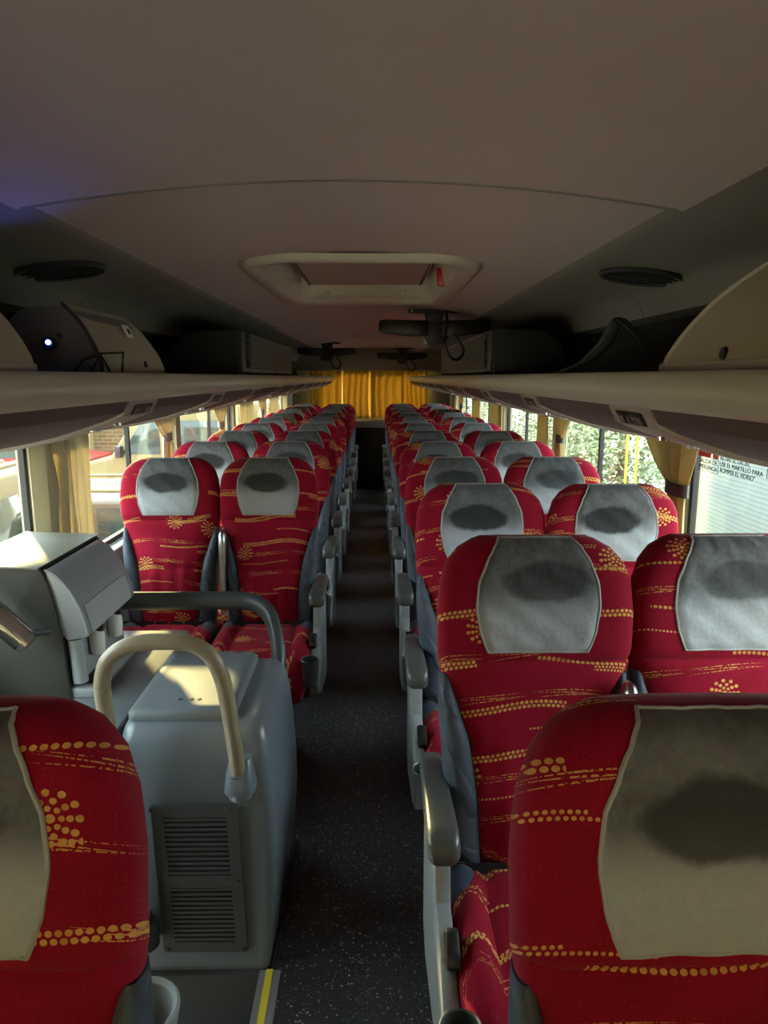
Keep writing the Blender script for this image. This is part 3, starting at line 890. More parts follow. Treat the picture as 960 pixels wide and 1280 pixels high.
A(obj('lock', MB().lathe([(0.009, 0), (0.008, 0.006), (0.0, 0.007)], (-0.583, 1.99, 1.583), 12, Vector((1, 0, 0.2))), 'darkmetal', t))
A(obj('handle_slot', MB().box(-0.5895, -0.586, 1.86, 2.04, 1.594, 1.597), 'shell', t))
lm = A(obj('lamp', MB().lathe([(0.016, 0), (0.016, 0.012), (0.012, 0.016), (0.0, 0.016)], (-0.690, 1.662, 1.624), 16, Vector((0, -1, 0))), 'black', t))
l2 = A(obj('lamp_lens', MB().lathe([(0.0055, 0.015), (0.0055, 0.019), (0.0, 0.020)], (-0.686, 1.660, 1.626), 12, Vector((0, -1, 0))), 'led', lm))
A(obj('toggle', MB().tube([(-0.668, 1.664, 1.640), (-0.658, 1.640, 1.641)], 0.006, 8), 'black', t))
bl = bpy.data.lights.new('blue_lamp', 'SPOT'); bl.energy = 0.4; bl.spot_size = math.radians(120); bl.spot_blend = 0.9; bl.color = (0.12, 0.16, 1.0); bl.shadow_soft_size = 0.01
bo = bpy.data.objects.new('blue_lamp', bl); COL.objects.link(bo); bo.location = (-0.690, 1.64, 1.635); bo.rotation_euler = Vector((-0.12, -0.75, 0.65)).to_track_quat('-Z', 'Y').to_euler()

# small black folding wire stand in front of it
br = MB()
for p in ([(-.585, 1.70, 1.562), (-.575, 1.655, 1.602), (-.548, 1.725, 1.606), (-.552, 1.72, 1.562)], [(-.615, 1.60, 1.562), (-.60, 1.61, 1.585), (-.575, 1.655, 1.602)], [(-.60, 1.66, 1.562), (-.575, 1.655, 1.602), (-.565, 1.675, 1.562)]):
    br.tube(p, 0.0035, 6)
tag(obj('wire_bracket', br, 'black'), 'small black bent wire bracket standing on the rack edge before the cabinet', 'bracket')

# air units with grilles
def air_unit(sg, ya, yb, label):
    t = thing('air_unit', label, 'air unit', (sg * 0.75, ya, 1.56))
    off = Matrix.Translation((-sg * 0.75, -ya, -1.56))
    def A(o): o.data.transform(off); return o
    zt = 1.770
    rings = []
    for y, sl in ((ya, 0.0), (ya + 0.02, 0.0), (yb, 0.0)):
        rings.append([(sg * x, y, z) for x, z in ((0.60, 1.552), (0.60, zt), (0.82, zt - .012), (0.90, zt - .06), (0.95, 1.60), (0.95, 1.552))])
    A(obj('body', MB().loft(rings), 'felt', t, bevel=0.008, angle=30))
    n = 0
    for k in range(2):
        a = ya + 0.30 + k * (yb - ya - 0.3) / 2; b = a + (yb - ya - 0.3) / 2 - 0.03
        fr = MB()
        x0, x1 = sorted((sg * 0.588, sg * 0.600))
        fr.box(x0, x1, a, b, 1.572, 1.592).box(x0, x1, a, b, 1.745, 1.764).box(x0, x1, a, a + 0.02, 1.592, 1.745).box(x0, x1, b - 0.02, b, 1.592, 1.745)
        g = A(obj('grille', fr, 'acgrille', t, smooth=False))
        x0, x1 = sorted((sg * 0.590, sg * 0.598))
        for i in range(12):
            z = 1.597 + i * 0.0123
            A(obj('louvre', MB().box(x0, x1, a + 0.02, b - 0.02, z, z + 0.0078), 'acgrille', g, smooth=False))
        for i in range(9):
            y = a + 0.02 + (b - a - 0.04) * (i + 1) / 10
            A(obj('upright_bar', MB().box(x0, x1, y - 0.004, y + 0.004, 1.592, 1.745), 'acgrille', g, smooth=False))
    x0, x1 = sorted((sg * 0.586, sg * 0.60))
    p = A(obj('handle_plate', MB().box(x0, x1, ya + 0.05, ya + 0.26, 1.575, 1.764), 'fin', t, bevel=0.004))
    hx = sg * 0.578
    A(obj('handle', MB().tube(catmull([(sg * 0.588, ya + 0.15, 1.60), (hx, ya + 0.15, 1.62), (hx, ya + 0.15, 1.73), (sg * 0.588, ya + 0.15, 1.755)], 4), 0.016, 10), 'shell', p))
    return t
air_unit(-1, 3.45, 5.6, 'black boxy air unit with two khaki grilles on the sunny side rack')
air_unit(1, 3.35, 5.9, 'black boxy air unit with two khaki grilles on the leafy side rack')

# arched divider
def divider():
    y0 = 2.36
    o = [(0.60, 1.562), (0.66, 1.568), (0.73, 1.60), (0.785, 1.66), (0.815, 1.715), (0.835, 1.742), (0.86, 1.735), (0.91, 1.69), (0.945, 1.64), (0.955, 1.60), (0.955, 1.562)]
    t = tag(obj('rack_divider', MB().prism(o, 'y', y0, y0 + 0.05), 'fin', None, bevel=0.012, angle=40), 'grey arched divider fin standing in the leafy side rack', 'divider')
    rib = [(x + (0.02 if x < .83 else -0.02), y0 - 0.001, z - (0.008 if z > 1.6 else 0)) for x, z in o[1:-1]]
    obj('raised_rib', MB().tube(catmull(rib, 3), 0.004, 6), 'shell', t)
divider()

# ------------------------------------------------------------------ ceiling fittings
def rrect(x0, x1, y0, y1, r, n=5):
    out = []
    for cx, cy, a0 in ((x1 - r, y1 - r, 0), (x0 + r, y1 - r, 90), (x0 + r, y0 + r, 180), (x1 - r, y0 + r, 270)):
        for k in range(n + 1):
            a = math.radians(a0 + 90 * k / n); out.append((cx + r * math.cos(a), cy + r * math.sin(a)))
    return out
t = thing('roof_hatch', 'cream framed roof hatch in the middle of the ceiling', 'hatch', (0, 3.13, 1.93))
off = Matrix.Translation((0, -3.13, -1.93))
def A(o): o.data.transform(off); return o
def ring(x0, x1, y0, y1, r, dz): return [(x, y, zc(x * 0.95) + dz) for x, y in rrect(x0, x1, y0, y1, r)]
rings = [ring(-.415, .415, 2.40, 3.87, .15, -.004), ring(-.41, .41, 2.405, 3.865, .15, -.022), ring(-.398, .398, 2.42, 3.85, .14, -.030), ring(-.345, .345, 2.50, 3.77, .10, -.022), ring(-.335, .335, 2.52, 3.75, .09, 0.0),
         [(x, y, 2.03) for x, y in rrect(-.315, .315, 2.56, 3.72, .07)], [(x, y, 2.085) for x, y in rrect(-.315, .315, 2.56, 3.72, .07)], [(x, y, 2.085) for x, y in rrect(-.375, .375, 2.43, 3.83, .07)], [(x, y, 2.05) for x, y in rrect(-.375, .375, 2.43, 3.83, .07)]]
A(obj('frame', MB().loft(rings, False), 'hatch', t, angle=50))
SH = Matrix(((1, 0, 0, 0), (0, 1, 0, 0), (0, 0, 1, 0), (0, 0, 0, 1)))
def TILT(o): o.data.transform(SH); return A(o)
TILT(obj('lid', MB().prism(rrect(-.36, .36, 2.48, 3.80, .08), 'z', 2.088, 2.11), 'lid', t, bevel=0.004))
TILT(obj('lid_panel', MB().prism(rrect(-.285, .285, 2.60, 3.69, .02), 'z', 2.000, 2.089), 'lid', t, bevel=0.006))
for x in (-.275, .268): TILT(obj('lid_seal', MB().box(x, x + .007, 2.62, 3.67, 1.996, 2.002), 'shell', t, smooth=False))
for x in (-.19, .19):
    A(obj('screw_cap', MB().lathe([(0.014, 0), (0.012, 0.006), (0, 0.008)], (x, 3.735, 1.965), 12, Vector((0, -1, 0))), 'hatch', t))
A(obj('release_handle', MB().prism([(.312, 1.925), (.35, 1.925), (.36, 1.995), (.305, 1.995)], 'y', 3.085, 3.115), 'redtag', t, bevel=0.004))

for sg, lab in ((-1, 'round dark ceiling speaker on the yard side slope of the ceiling'), (1, 'round dark ceiling speaker on the leafy side slope of the ceiling')):
    n = Vector((-sg * 0.13, 0, -0.99)).normalized()
    y = 2.17 if sg < 0 else 2.27
    t = thing('ceiling_speaker', lab, 'speaker', (sg * 0.868, y, 1.8565))
    obj('rim', MB().lathe([(0.128, 0.0), (0.130, 0.006), (0.122, 0.013), (0.108, 0.010), (0.104, 0.0)], (0, 0, 0), 36, n), 'shell', t)
    obj('cone', MB().lathe([(0.105, 0.001), (0.104, 0.004), (0.070, 0.002), (0.030, 0.004), (0.015, 0.009), (0, 0.010)], (0, 0, 0), 28, n), 'black', t)
    m = MB()
    q = Vector((0, 0, 1)).rotation_difference(n)
    for k in range(5):
        yy = -0.08 + k * 0.04; hw = math.sqrt(0.106 ** 2 - yy * yy)
        m.tube([q @ Vector((-hw, yy, 0.009)), q @ Vector((hw, yy, 0.009))], 0.0035, 6)
    obj('grille', m, 'shell', t)

def monitor(x, y, label, zt=1.925):
    t = thing('folded_monitor', label, 'monitor', (x, y, zt))
    obj('ceiling_plate', MB().box(-.15, .15, -.05, .05, -0.020, -0.004), 'darkmetal', t, bevel=0.005)
    obj('bolt', MB().lathe([(0.008, 0), (0.008, 0.012), (0, 0.014)], (-.13, -.045, -.014), 8, Vector((0, -1, 0))), 'metal', t)
    obj('bolt', MB().lathe([(0.008, 0), (0.008, 0.012), (0, 0.014)], (.13, -.045, -.014), 8, Vector((0, -1, 0))), 'metal', t)
    obj('arm', MB().prism([(-.055, -.02), (.055, -.02), (.035, -.09), (-.035, -.09)], 'y', -.04, .04), 'darkmetal', t, bevel=0.005)
    def half(s):
        rings = []
        for x_, za, zb, d0, d1 in ((0.04, -.070, -.155, -.10, .16), (0.14, -.068, -.155, -.10, .16), (0.26, -.064, -.142, -.09, .15), (0.31, -.066, -.132, -.08, .14), (0.318, -.075, -.122, -.07, .13)):
            rings.append([(s * x_, d0, za), (s * x_, d1, za + .01), (s * x_, d1, zb + .01), (s * x_, d0, zb)])
        return MB().loft(rings)
    obj('screen', half(-1), 'black', t, bevel=0.006)
    obj('screen_back', half(1), 'black', t, bevel=0.006)
    obj('hinge_box', MB().prism([(-.075, -.085), (.085, -.085), (.075, -.17), (.03, -.205), (-.045, -.205), (-.075, -.15)], 'y', -.085, .06), 'darkmetal', t, bevel=0.008)
    cb = catmull([(.06, -.06, -.02), (.065, -.11, -.08), (.05, -.12, -.18), (.08, -.12, -.27), (.13, -.11, -.285), (.16, -.11, -.24), (.13, -.11, -.18), (.10, -.10, -.14)], 5)
    obj('cable', MB().tube(cb, 0.008, 8), 'black', t)
monitor(0.39, 4.22, 'black folded monitor under the ceiling, the one just behind the roof hatch, cable loop hanging', 1.932)
monitor(-0.48, 8.0, 'black folded monitor under the ceiling on the sunny yard side')
monitor(0.40, 9.3, 'small looking black folded monitor under the ceiling by the golden curtain', 1.915)

# ------------------------------------------------------------------ curtains
def drape(name, label, y0, y1, sg, mat, tied=None, grp=None, x=1.112, seed=0, ztop=1.343, pull=0.5, flare=.62, kmin=.20, folds=0):
    r = random.Random(seed); N = 72; rows = []
    n_f = r.uniform(4.2, 5.6); ph = r.uniform(0, 6)
    if folds: n_f = folds
    zt, zb = ztop, ZS - 0.01
    NZ = 22
    for j in range(NZ + 1):
        z = zt + (zb - zt) * j / NZ
        if tied:
            u = (z - tied) / (zt - tied) if z > tied else (tied - z) / (tied - zb) * flare
            u = max(0, min(1, u)); k = kmin + (1 - kmin) * (u ** 0.8)
        else: k = 1.0
        yc = y0 + (y1 - y0) * pull
        row = []
        for i in range(N + 1):
            f = i / N; yy = y0 + (y1 - y0) * f
            yy = yc + (yy - yc) * k
            amp = (0.034 if folds else 0.014) * (0.55 + 0.45 * math.sin(f * 7 + ph)) * (0.75 + 0.5 * (1 - k))
            xx = x - 0.008 + amp * math.sin(f * n_f * 2 * PI + ph + 0.35 * math.sin(j * 0.5 + f * 5)) + 0.004 * math.sin(f * 23 + j * .3)
            if not tied and f < 0.30 and name == 'side_curtain' and mat == 'straw' and y0 < 2.5: xx = x + 0.01 + 0.003 * math.sin(f * 9)
            row.append((sg * xx, yy, z))
        rows.append(row)
    o = obj(name, MB().loft(rows, False, False), mat, None, angle=180)
    solid(o, 0.004, 0)
    tag(o, label, 'curtain', grp)
    if tied:
        yc = y0 + (y1 - y0) * pull; hw = (y1 - y0) * kmin * .55; yc += (y1 - y0) * (.5 - pull) * kmin
        ringpts = [(sg * (x - 0.008 + 0.020 * math.sin(a)), yc + (hw + 0.012) * math.cos(a), 0) for a in [2 * PI * i / 20 for i in range(20)]]
        b = MB().loft([[(p[0], p[1], tied + dz) for p in ringpts] for dz in (-0.022, -0.020, 0.020, 0.022)], False)
        tb = obj('tie_band', b, 'piping' if sg < 0 else 'tie', o); solid(tb, 0.005, 0)
    return o
drape('side_curtain', 'unseen straw curtain added across the stairwell window to block light', -0.83, 1.16, -1, 'straw', None, seed=20)  # out of view, added to keep light off the console front
drape('side_curtain', 'unseen straw curtain added across the driver end window to block light', -2.5, -0.95, -1, 'straw', None, seed=21)  # also out of view, added to dim light on the front seats
drape('side_curtain', 'unseen amber curtain added by the leafy side front seat for warm dim light', -0.85, 0.80, 1, 'amber', None, seed=22)  # added unseen so filtered amber light dims and warms the front seats
drape('side_curtain', 'unseen amber curtain added on the leafy side driver end for warm dim light', -2.5, -0.95, 1, 'amber', None, seed=23)  # second unseen amber curtain, added for the same warm dimming
drape('side_curtain', 'straw coloured curtain hanging straight beside the grey dispenser cabinet', 2.345, 2.77, -1, 'straw', None, seed=1, folds=7, x=1.085)
drape('side_curtain', 'straw coloured curtain gathered by a tie band, next past the hanging one, sunny yard side', 3.72, 4.20, -1, 'straw', 1.225, seed=2)
drape('side_curtain', 'straw coloured tied curtain on the sunny yard side, second tied one from the dispenser', 5.12, 5.62, -1, 'straw', 1.20, seed=3)
drape('side_curtain', 'straw curtain hanging loose on the sunny yard side, after two tied ones', 6.2, 6.75, -1, 'straw', None, seed=4)
drape('side_curtain', 'straw curtain on the sunny yard side, second loose one past the tied ones', 7.1, 7.6, -1, 'straw', 1.2, seed=5)
drape('side_curtain', 'straw curtain on the sunny yard side, third loose one past the tied ones', 7.9, 8.6, -1, 'straw', None, seed=6)
drape('side_curtain', 'straw curtain on the sunny yard side, last before the golden rear curtain', 9.1, 9.7, -1, 'straw', None, seed=7)
drape('side_curtain', 'golden tied curtain beside the printed emergency notice, grey band round it', 2.30, 2.80, 1, 'amber', 1.165, seed=8, pull=.22, flare=.30, kmin=.26)
drape('side_curtain', 'golden curtain tied thin by a grey band, second along the leafy side', 3.86, 4.22, 1, 'amber', 1.205, seed=9)
drape('side_curtain', 'narrow golden curtain hanging straight just past the thin tied one, leafy side', 4.36, 4.62, 1, 'amber', None, seed=10)
drape('side_curtain', 'golden curtain hanging straight, fourth along the leafy side', 5.95, 6.55, 1, 'amber', None, seed=11)
drape('side_curtain', 'golden curtain hanging straight, fifth along the leafy side', 7.2, 7.75, 1, 'amber', None, seed=12)
drape('side_curtain', 'golden curtain, sixth along the leafy side, a tied one', 8.5, 8.85, 1, 'amber', 1.2, seed=13)
drape('side_curtain', 'golden curtain in the last leafy side window before the rear', 9.3, 9.8, 1, 'amber', None, seed=14)

xs = [-0.86, -0.43, 0.0, 0.45, 0.80]
names = ['outermost on the sunny yard side', 'second from the yard side', 'third from the yard side', 'outermost on the leafy side']
for k in range(4):
    r = random.Random(40 + k); rows = []; N = 36
    for j in range(13):
        z = 1.668 - (1.668 - 0.965) * j / 12
        row = []
        for i in range(N + 1):
            f = i / N; x = xs[k] - .008 + (xs[k + 1] - xs[k] + .016) * f
            x += 0.012 * math.sin(j * .4 + k) * math.sin(PI * f)
            yy = 10.245 + .07 * (k % 2) + (0.024 + .012 * j / 12) * math.sin(f * (4.2 + k % 2) * 2 * PI + k * 1.3 + 0.4 * math.sin(j * .3)) + 0.010 * math.sin(f * 31 + k)
            row.append((x, yy, z - (0.012 * math.sin(f * PI) if j == 0 else 0)))
        rows.append(row)
    o = obj('drape', MB().loft(rows, False, False), 'gold', None, angle=180); solid(o, 0.005, 0)
    tag(o, 'golden pleated drape across the rear end, ' + names[k], 'curtain', 'golden drapes across the rear')
tag(obj('curtain_rail', MB().tube([(-0.90, 10.195, 1.672), (0.85, 10.195, 1.672)], 0.008, 8), 'darkmetal'), 'thin dark rail above the golden drapes at the rear', 'rail')
t = thing('locker_chest', 'low dark chest with a pale grey top closing the aisle under the golden drapes', 'chest', (0, 10.0, 0))
obj('body', MB().box(-0.24, 0.24, -0.15, 0.2, 0, 0.86), 'black', t, bevel=0.01)
obj('top', MB().box(-0.25, 0.25, -0.18, 0.2, 0.86, 0.955), 'piping', t, bevel=0.02)

# ------------------------------------------------------------------ console by the stairs
t = thing('engine_console', 'blue grey moulded console with a grey lid and charcoal grille beside the aisle', 'console', (-0.42, 1.63, 0))
off = Matrix.Translation((0.42, -1.63, 0))
def A(o): o.data.transform(off); return o
def srect(x0, x1, y0, y1, z, r):
    return [(x, y, z) for x, y in rrect(x0, x1, y0, y1, r, 4)]
rg = []
for z, x0, x1, y0, y1, r in ((0.0, -.615, -.238, 1.632, 2.16, .02), (.05, -.617, -.232, 1.634, 2.16, .025), (.15, -.619, -.220, 1.640, 2.165, .03), (.26, -.62, -.212, 1.646, 2.17, .035), (.38, -.62, -.213, 1.653, 2.17, .035), (.50, -.62, -.220, 1.662, 2.17, .035), (.58, -.618, -.228, 1.672, 2.168, .035), (.625, -.615, -.236, 1.682, 2.16, .035), (.652, -.610, -.244, 1.694, 2.15, .035), (.668, -.602, -.256, 1.708, 2.14, .035), (.675, -.59, -.275, 1.725, 2.12, .03)):
    rg.append(srect(x0, x1, y0, y1, z, r))
A(obj('body', MB().loft(rg), 'console', t, angle=50))
ld = [srect(-.600, -.322, 1.715, 2.125, .672, .02), srect(-.600, -.322, 1.715, 2.125, .690, .02), srect(-.590, -.334, 1.727, 2.115, .702, .02), srect(-.57, -.36, 1.75, 2.09, .704, .02)]
A(obj('lid', MB().loft(ld), 'console_top', t, angle=50))
for x in (-.475, -.445, -.425):
    A(obj('lid_hole', MB().lathe([(0.006, 0), (0.006, 0.0015), (0, .002)], (x, 1.775, .7035), 10), 'black', t))
# grille plate, leaning with the front
def fy(z): return 1.633 + 0.045 * z ** 1.2
vp = MB()
def plate(x0, x1, z0, z1, t0=0.009):
    sh = lambda z: -0.0 - 0.04 * (z - 0.07)
    vs = []
    for dz in (0, 1):
        for z in (z0, z1):
            for x in (x0, x1): vs.append((x + sh(z), fy(z) - 0.001 - (t0 if dz else 0) + 0.0, z))
    return vs, [(0, 1, 3, 2), (4, 6, 7, 5), (0, 4, 5, 1), (2, 3, 7, 6), (0, 2, 6, 4), (1, 5, 7, 3)]
for q in ((-.512, -.292, .062, .092), (-.512, -.292, .248, .282), (-.512, -.292, .444, .474), (-.512, -.482, .092, .248), (-.322, -.292, .092, .248), (-.512, -.482, .282, .444), (-.322, -.292, .282, .444)):
    vp.add(*plate(*q))
gp = A(obj('grille_plate', vp, 'ventgrey', t, smooth=False))
A(obj('grille_backing', MB().add(*plate(-.49, -.31, .085, .45, 0.0012)), 'black', t, smooth=False))
for z0, z1, n in ((.092, .248, 12), (.282, .444, 12)):
    p = (z1 - z0) / n
    for k in range(n):
        z = z0 + p * (k + 0.5)
        A(obj('slat', MB().add(*plate(-.484, -.320, z - p * .30, z + p * .30, 0.008)), 'ventgrey', gp, smooth=False))
for x, z in ((-.503, .07), (-.301, .07), (-.505, .265), (-.303, .265), (-.512, .466), (-.310, .466)):
    A(obj('screw', MB().lathe([(0.006, 0), (0.005, 0.004), (0, 0.005)], (x - 0.04 * (z - .07), fy(z) - 0.009, z), 10, Vector((0, -1, 0.04))), 'darkmetal', gp))
A(obj('floor_gasket', MB().tube([(-.236, 1.628, .004), (-.218, 1.9, .004), (-.218, 2.16, .004)], 0.006, 6), 'gasket', t))
A(obj('recess_boss', MB().loft([srect(-.335, -.258, 1.60, 1.69, z, .03) for z in (.525, .53)] + [srect(-.332, -.262, 1.61, 1.69, .565, .03), srect(-.325, -.27, 1.64, 1.69, .60, .02)]), 'console', t, angle=50))

t = thing('grab_rail', 'cream upside-down U grab rail standing before the blue grey console', 'rail', (-0.45, 1.6, 0))
off = Matrix.Translation((0.45, -1.6, 0))
pth = catmull([(-.300, 1.640, .55), (-.302, 1.615, .66), (-.310, 1.595, .78), (-.318, 1.582, .85), (-.340, 1.578, .905), (-.385, 1.576, .937), (-.45, 1.576, .943), (-.52, 1.576, .937), (-.575, 1.577, .905), (-.598, 1.58, .85), (-.600, 1.584, .78), (-.590, 1.592, .6), (-.570, 1.60, .38), (-.552, 1.605, .16)], 5)
A(obj('tube', MB().tube(pth, 0.0195, 14), 'cream_tube', t))
A(obj('socket', MB().tube([(-.2995, 1.648, .50), (-.2995, 1.646, .53), (-.3, 1.640, .555)], [.030, .029, .027], 14), 'console', t))
A(obj('collar', MB().tube([(-.3, 1.640, .555), (-.3005, 1.634, .575)], [.0245, .0245], 14), 'darkmetal', t))
A(obj('socket', MB().tube([(-.548, 1.612, .10), (-.550, 1.609, .14), (-.552, 1.605, .175)], [.031, .030, .027], 14), 'ventgrey', t))
A(obj('collar', MB().tube([(-.5522, 1.605, .175), (-.554, 1.604, .19)], [.0245, .0245], 14), 'darkmetal', t))

# side counter and drinks dispenser
t = thing('side_counter', 'dark grey counter unit along the wall under the drinks dispenser', 'counter', (-0.88, 1.66, 0))
off = Matrix.Translation((0.88, -1.66, 0))
A(obj('body', MB().box(-1.145, -.632, 1.66, 2.45, 0, .625), 'counter', t, bevel=0.012))
A(obj('worktop', MB().box(-1.145, -.628, 1.655, 2.46, .625, .648), 'counter', t, bevel=0.008))

t = thing('drinks_dispenser', 'grey drinks dispenser with a silver curved hood over two taps on the counter', 'dispenser', (-0.95, 1.9, 0.648))
off = Matrix.Translation((0.95, -1.9, -0.648))
bp = [(-1.12, .648), (-.826, .648), (-.828, .72), (-.834, .82), (-.846, .91), (-.860, .975), (-.874, 1.018), (-.884, 1.030), (-1.12, 1.038)]
A(obj('body', MB().prism(bp, 'y', 1.90, 2.33), 'boxgrey', t, bevel=0.006))
tp = [(-1.12, 1.036), (-.884, 1.028), (-.878, 1.034), (-1.12, 1.043)]
A(obj('top_plate', MB().prism(tp, 'y', 1.897, 2.333), 'toplid', t, bevel=0.002))
A(obj('edge_trim', MB().tube(catmull([(x + .003, 1.899, z) for x, z in bp[1:8]], 3), 0.004, 6), 'gasket', t))
hp = [(-.868, 1.026), (-.838, 1.008), (-.806, .968), (-.782, .920), (-.768, .872), (-.762, .834), (-.768, .828), (-.820, .820), (-.838, .84)]
A(obj('hood', MB().prism(hp, 'y', 1.905, 2.30), 'hood', t, bevel=0.007, seg=3))
A(obj('hood_edge', MB().tube(catmull([(x + .001, 1.905, z) for x, z in hp[:6]], 4), 0.004, 6), 'hood', t))
A(obj('hood_tape', MB().prism([(-.7605, .835), (-.7665, .87), (-.779, .915), (-.777, .916), (-.7645, .871), (-.7585, .835)], 'y', 1.93, 2.26), 'piping', t))
A(obj('cup_tube', MB().tube([(-.800, 1.925, .69), (-.806, 1.925, .82)], .021, 16), 'hood', t))
A(obj('back_plate', MB().prism([(-.830, .66), (-.805, .66), (-.815, .83), (-.838, .83)], 'y', 1.95, 2.30), 'hood', t, bevel=.004))
for y in (2.03, 2.18):
    k = A(obj('tap', MB().lathe([(0.020, 0), (0.022, .02), (.022, .06), (.012, .075), (0, .076)], (-.788, y, .735), 16), 'white_paint', t))
    A(obj('tap_lever', MB().box(-.800, -.765, y - .012, y + .012, .805, .822), 'black', k, bevel=.003))
tr = A(obj('drip_tray', MB().prism([(-.83, .648), (-.752, .648), (-.748, .668), (-.752, .676), (-.83, .676)], 'y', 1.905, 2.34), 'hood', t, bevel=.004))
A(obj('tray_inset', MB().box(-.822, -.762, 1.94, 2.32, .677, .681), 'black', tr, bevel=.001))

t = thing('handrail', 'graphite handrail bending down in front of the first seats behind the console', 'rail', (-0.6, 2.35, 0.65))
off = Matrix.Translation((0.6, -2.35, -0.65))
pth = catmull([(-.90, 2.36, .79), (-.75, 2.36, .79), (-.55, 2.36, .79), (-.42, 2.36, .789), (-.365, 2.35, .782), (-.322, 2.325, .758), (-.295, 2.285, .715), (-.275, 2.225, .665), (-.268, 2.17, .62)], 4)
A(obj('tube', MB().tube(pth, 0.032, 14, 0.75), 'dark_tube', t))
A(obj('foot', MB().tube([(-.268, 2.165, .60), (-.270, 2.18, .635)], [.034, .030], 12, 0.8), 'dark_tube', t))

t = thing('chrome_tube', 'chrome tube end held by a bolt on the side of the dispenser', 'tube', (-0.98, 1.8, 0.95))
off = Matrix.Translation((0.98, -1.8, -0.95))
A(obj('tube', MB().tube([(-1.13, 1.80, 1.105), (-.885, 1.80, .862)], .034, 18, caps=False), 'chrome', t))
A(obj('end_cap', MB().tube([(-.889, 1.80, .866), (-.874, 1.80, .852)], [.0335, .030], 18), 'metal', t))
A(obj('bolt', MB().tube([(-.862, 1.80, .882), (-.838, 1.84, .872)], .010, 8), 'darkmetal', t))

t = thing('floor_edge_strip', 'aluminium floor edge strip with a yellow line beside the stairwell', 'strip', (-0.235, 1.25, 0))
obj('profile', MB().box(-.028, .028, -.38, .375, 0, .006), 'silver', t, bevel=.002)
obj('yellow_line', MB().box(-.010, .008, -.38, .375, .006, .0085), 'yellow', t, smooth=False)

# ------------------------------------------------------------------ printed notices on the glass
def on_glass(y, z, x=1.1705):
    m = Matrix(((0, 0, -1, x), (-1, 0, 0, y), (0, 1, 0, z), (0, 0, 0, 1)))
    return m
t = thing('exit_notice', 'printed emergency exit notice with a red band on the window beside the tied curtain', 'notice', (1.17, 2.36, 1.26))
off = Matrix.Translation((-1.17, -2.36, -1.26))
A(obj('red_band', MB().box(1.1695, 1.171, 2.352, 2.440, 1.283, 1.300), 'redtag', t, smooth=False))
A(obj('red_band', MB().box(1.1695, 1.171, 2.300, 2.338, 1.283, 1.300), 'redtag', t, smooth=False))
m = MB()
for z in (1.236, 1.281): m.box(1.1698, 1.171, 2.296, 2.440, z, z + .0012)
m.box(1.1698, 1.171, 2.296, 2.2975, 1.236, 1.281)
A(obj('border', m, 'ink', t, smooth=False))
for body, y, z, wd in (('SALIDA DE', 2.436, 1.262, .128), ('EMERGENCIA', 2.436, 1.242, .130)):
    A(text_mesh('lettering', body, .0215, 'ink', t, on_glass(y, z), .0004, 'LEFT', wd))
t = thing('hammer_notice', 'grey lettered break-the-glass instruction on the window, three lines', 'notice', (1.17, 2.16, 1.26))
off = Matrix.Translation((-1.17, -2.16, -1.26))
for body, y, z, wd in (('RETIRE EL LACRE,', 2.288, 1.284, .186), ('USE EL MARTILLO PARA', 2.288, 1.2645, .26), ('ROMPER EL VIDRIO"', 2.284, 1.245, .215)):
    A(text_mesh('lettering', body, .0215, 'ink', t, on_glass(y, z), .0004, 'LEFT', wd))
m = MB().box(1.1698, 1.171, 2.004, 2.0055, 1.262, 1.292).box(1.1698, 1.171, 1.985, 2.0055, 1.262, 1.2632)
A(obj('corner_mark', m, 'ink', t, smooth=False))

# ------------------------------------------------------------------ outside
def tex_mat(name, fn, rough=0.8):
    m, nt, b = newmat(name, (0.5, 0.5, 0.5), rough, 0, 0.2); fn(nt, b); return m
def _ground(nt, b):
    v, x, y, z = geo_pos(nt)
    nt.links.new(mix(nt, noise(nt, v, 0.9, 6, 0.6), (0.50, 0.46, 0.40), (0.62, 0.58, 0.51)), b.inputs['Base Color'])
M['yard'] = tex_mat('yard_concrete', _ground)
def _brick(nt, b):
    g = nt.nodes.new('ShaderNodeNewGeometry'); mp = nt.nodes.new('ShaderNodeMapping'); mp.inputs['Rotation'].default_value = (PI / 2, 0, 0)
    nt.links.new(g.outputs['Position'], mp.inputs[0])
    t = nt.nodes.new('ShaderNodeTexBrick'); nt.links.new(mp.outputs[0], t.inputs[0])
    t.inputs['Color1'].default_value = (0.12, 0.065, 0.03, 1); t.inputs['Color2'].default_value = (0.16, 0.09, 0.042, 1); t.inputs['Mortar'].default_value = (0.19, 0.15, 0.09, 1)
    t.inputs['Scale'].default_value = 1.0; t.inputs['Brick Width'].default_value = 0.30; t.inputs['Row Height'].default_value = 0.11; t.inputs['Mortar Size'].default_value = 0.012
    nt.links.new(t.outputs[0], b.inputs['Base Color']); bump(nt, b, t.outputs[1], 0.4, -0.01)
M['brick'] = tex_mat('brown_brickwork', _brick)
def _block(nt, b):
    v, x, y, z = geo_pos(nt)
    l = (z * 150.0 + noise(nt, v, 2.0, 4) * 9.0).sin() * 0.5 + 0.5
    n = noise(nt, v, 3, 5, 0.6)
    nt.links.new(mix(nt, l.smooth(0.55, 1.0) * 0.45 + n * 0.4, (0.27, 0.30, 0.28), (0.15, 0.17, 0.16)), b.inputs['Base Color'])
    bump(nt, b, l, 0.1, 0.01)
M['corrugated'] = tex_mat('pale_ribbed_sheeting', _block)
M['van'] = plastic('cream_vehicle_paint', (0.17, 0.12, 0.045), 0.3)
M['van2'] = plastic('ochre_vehicle_paint', (0.17, 0.11, 0.03), 0.4)
M['red'] = plastic('red_vehicle_paint', (0.20, 0.016, 0.012), 0.3)
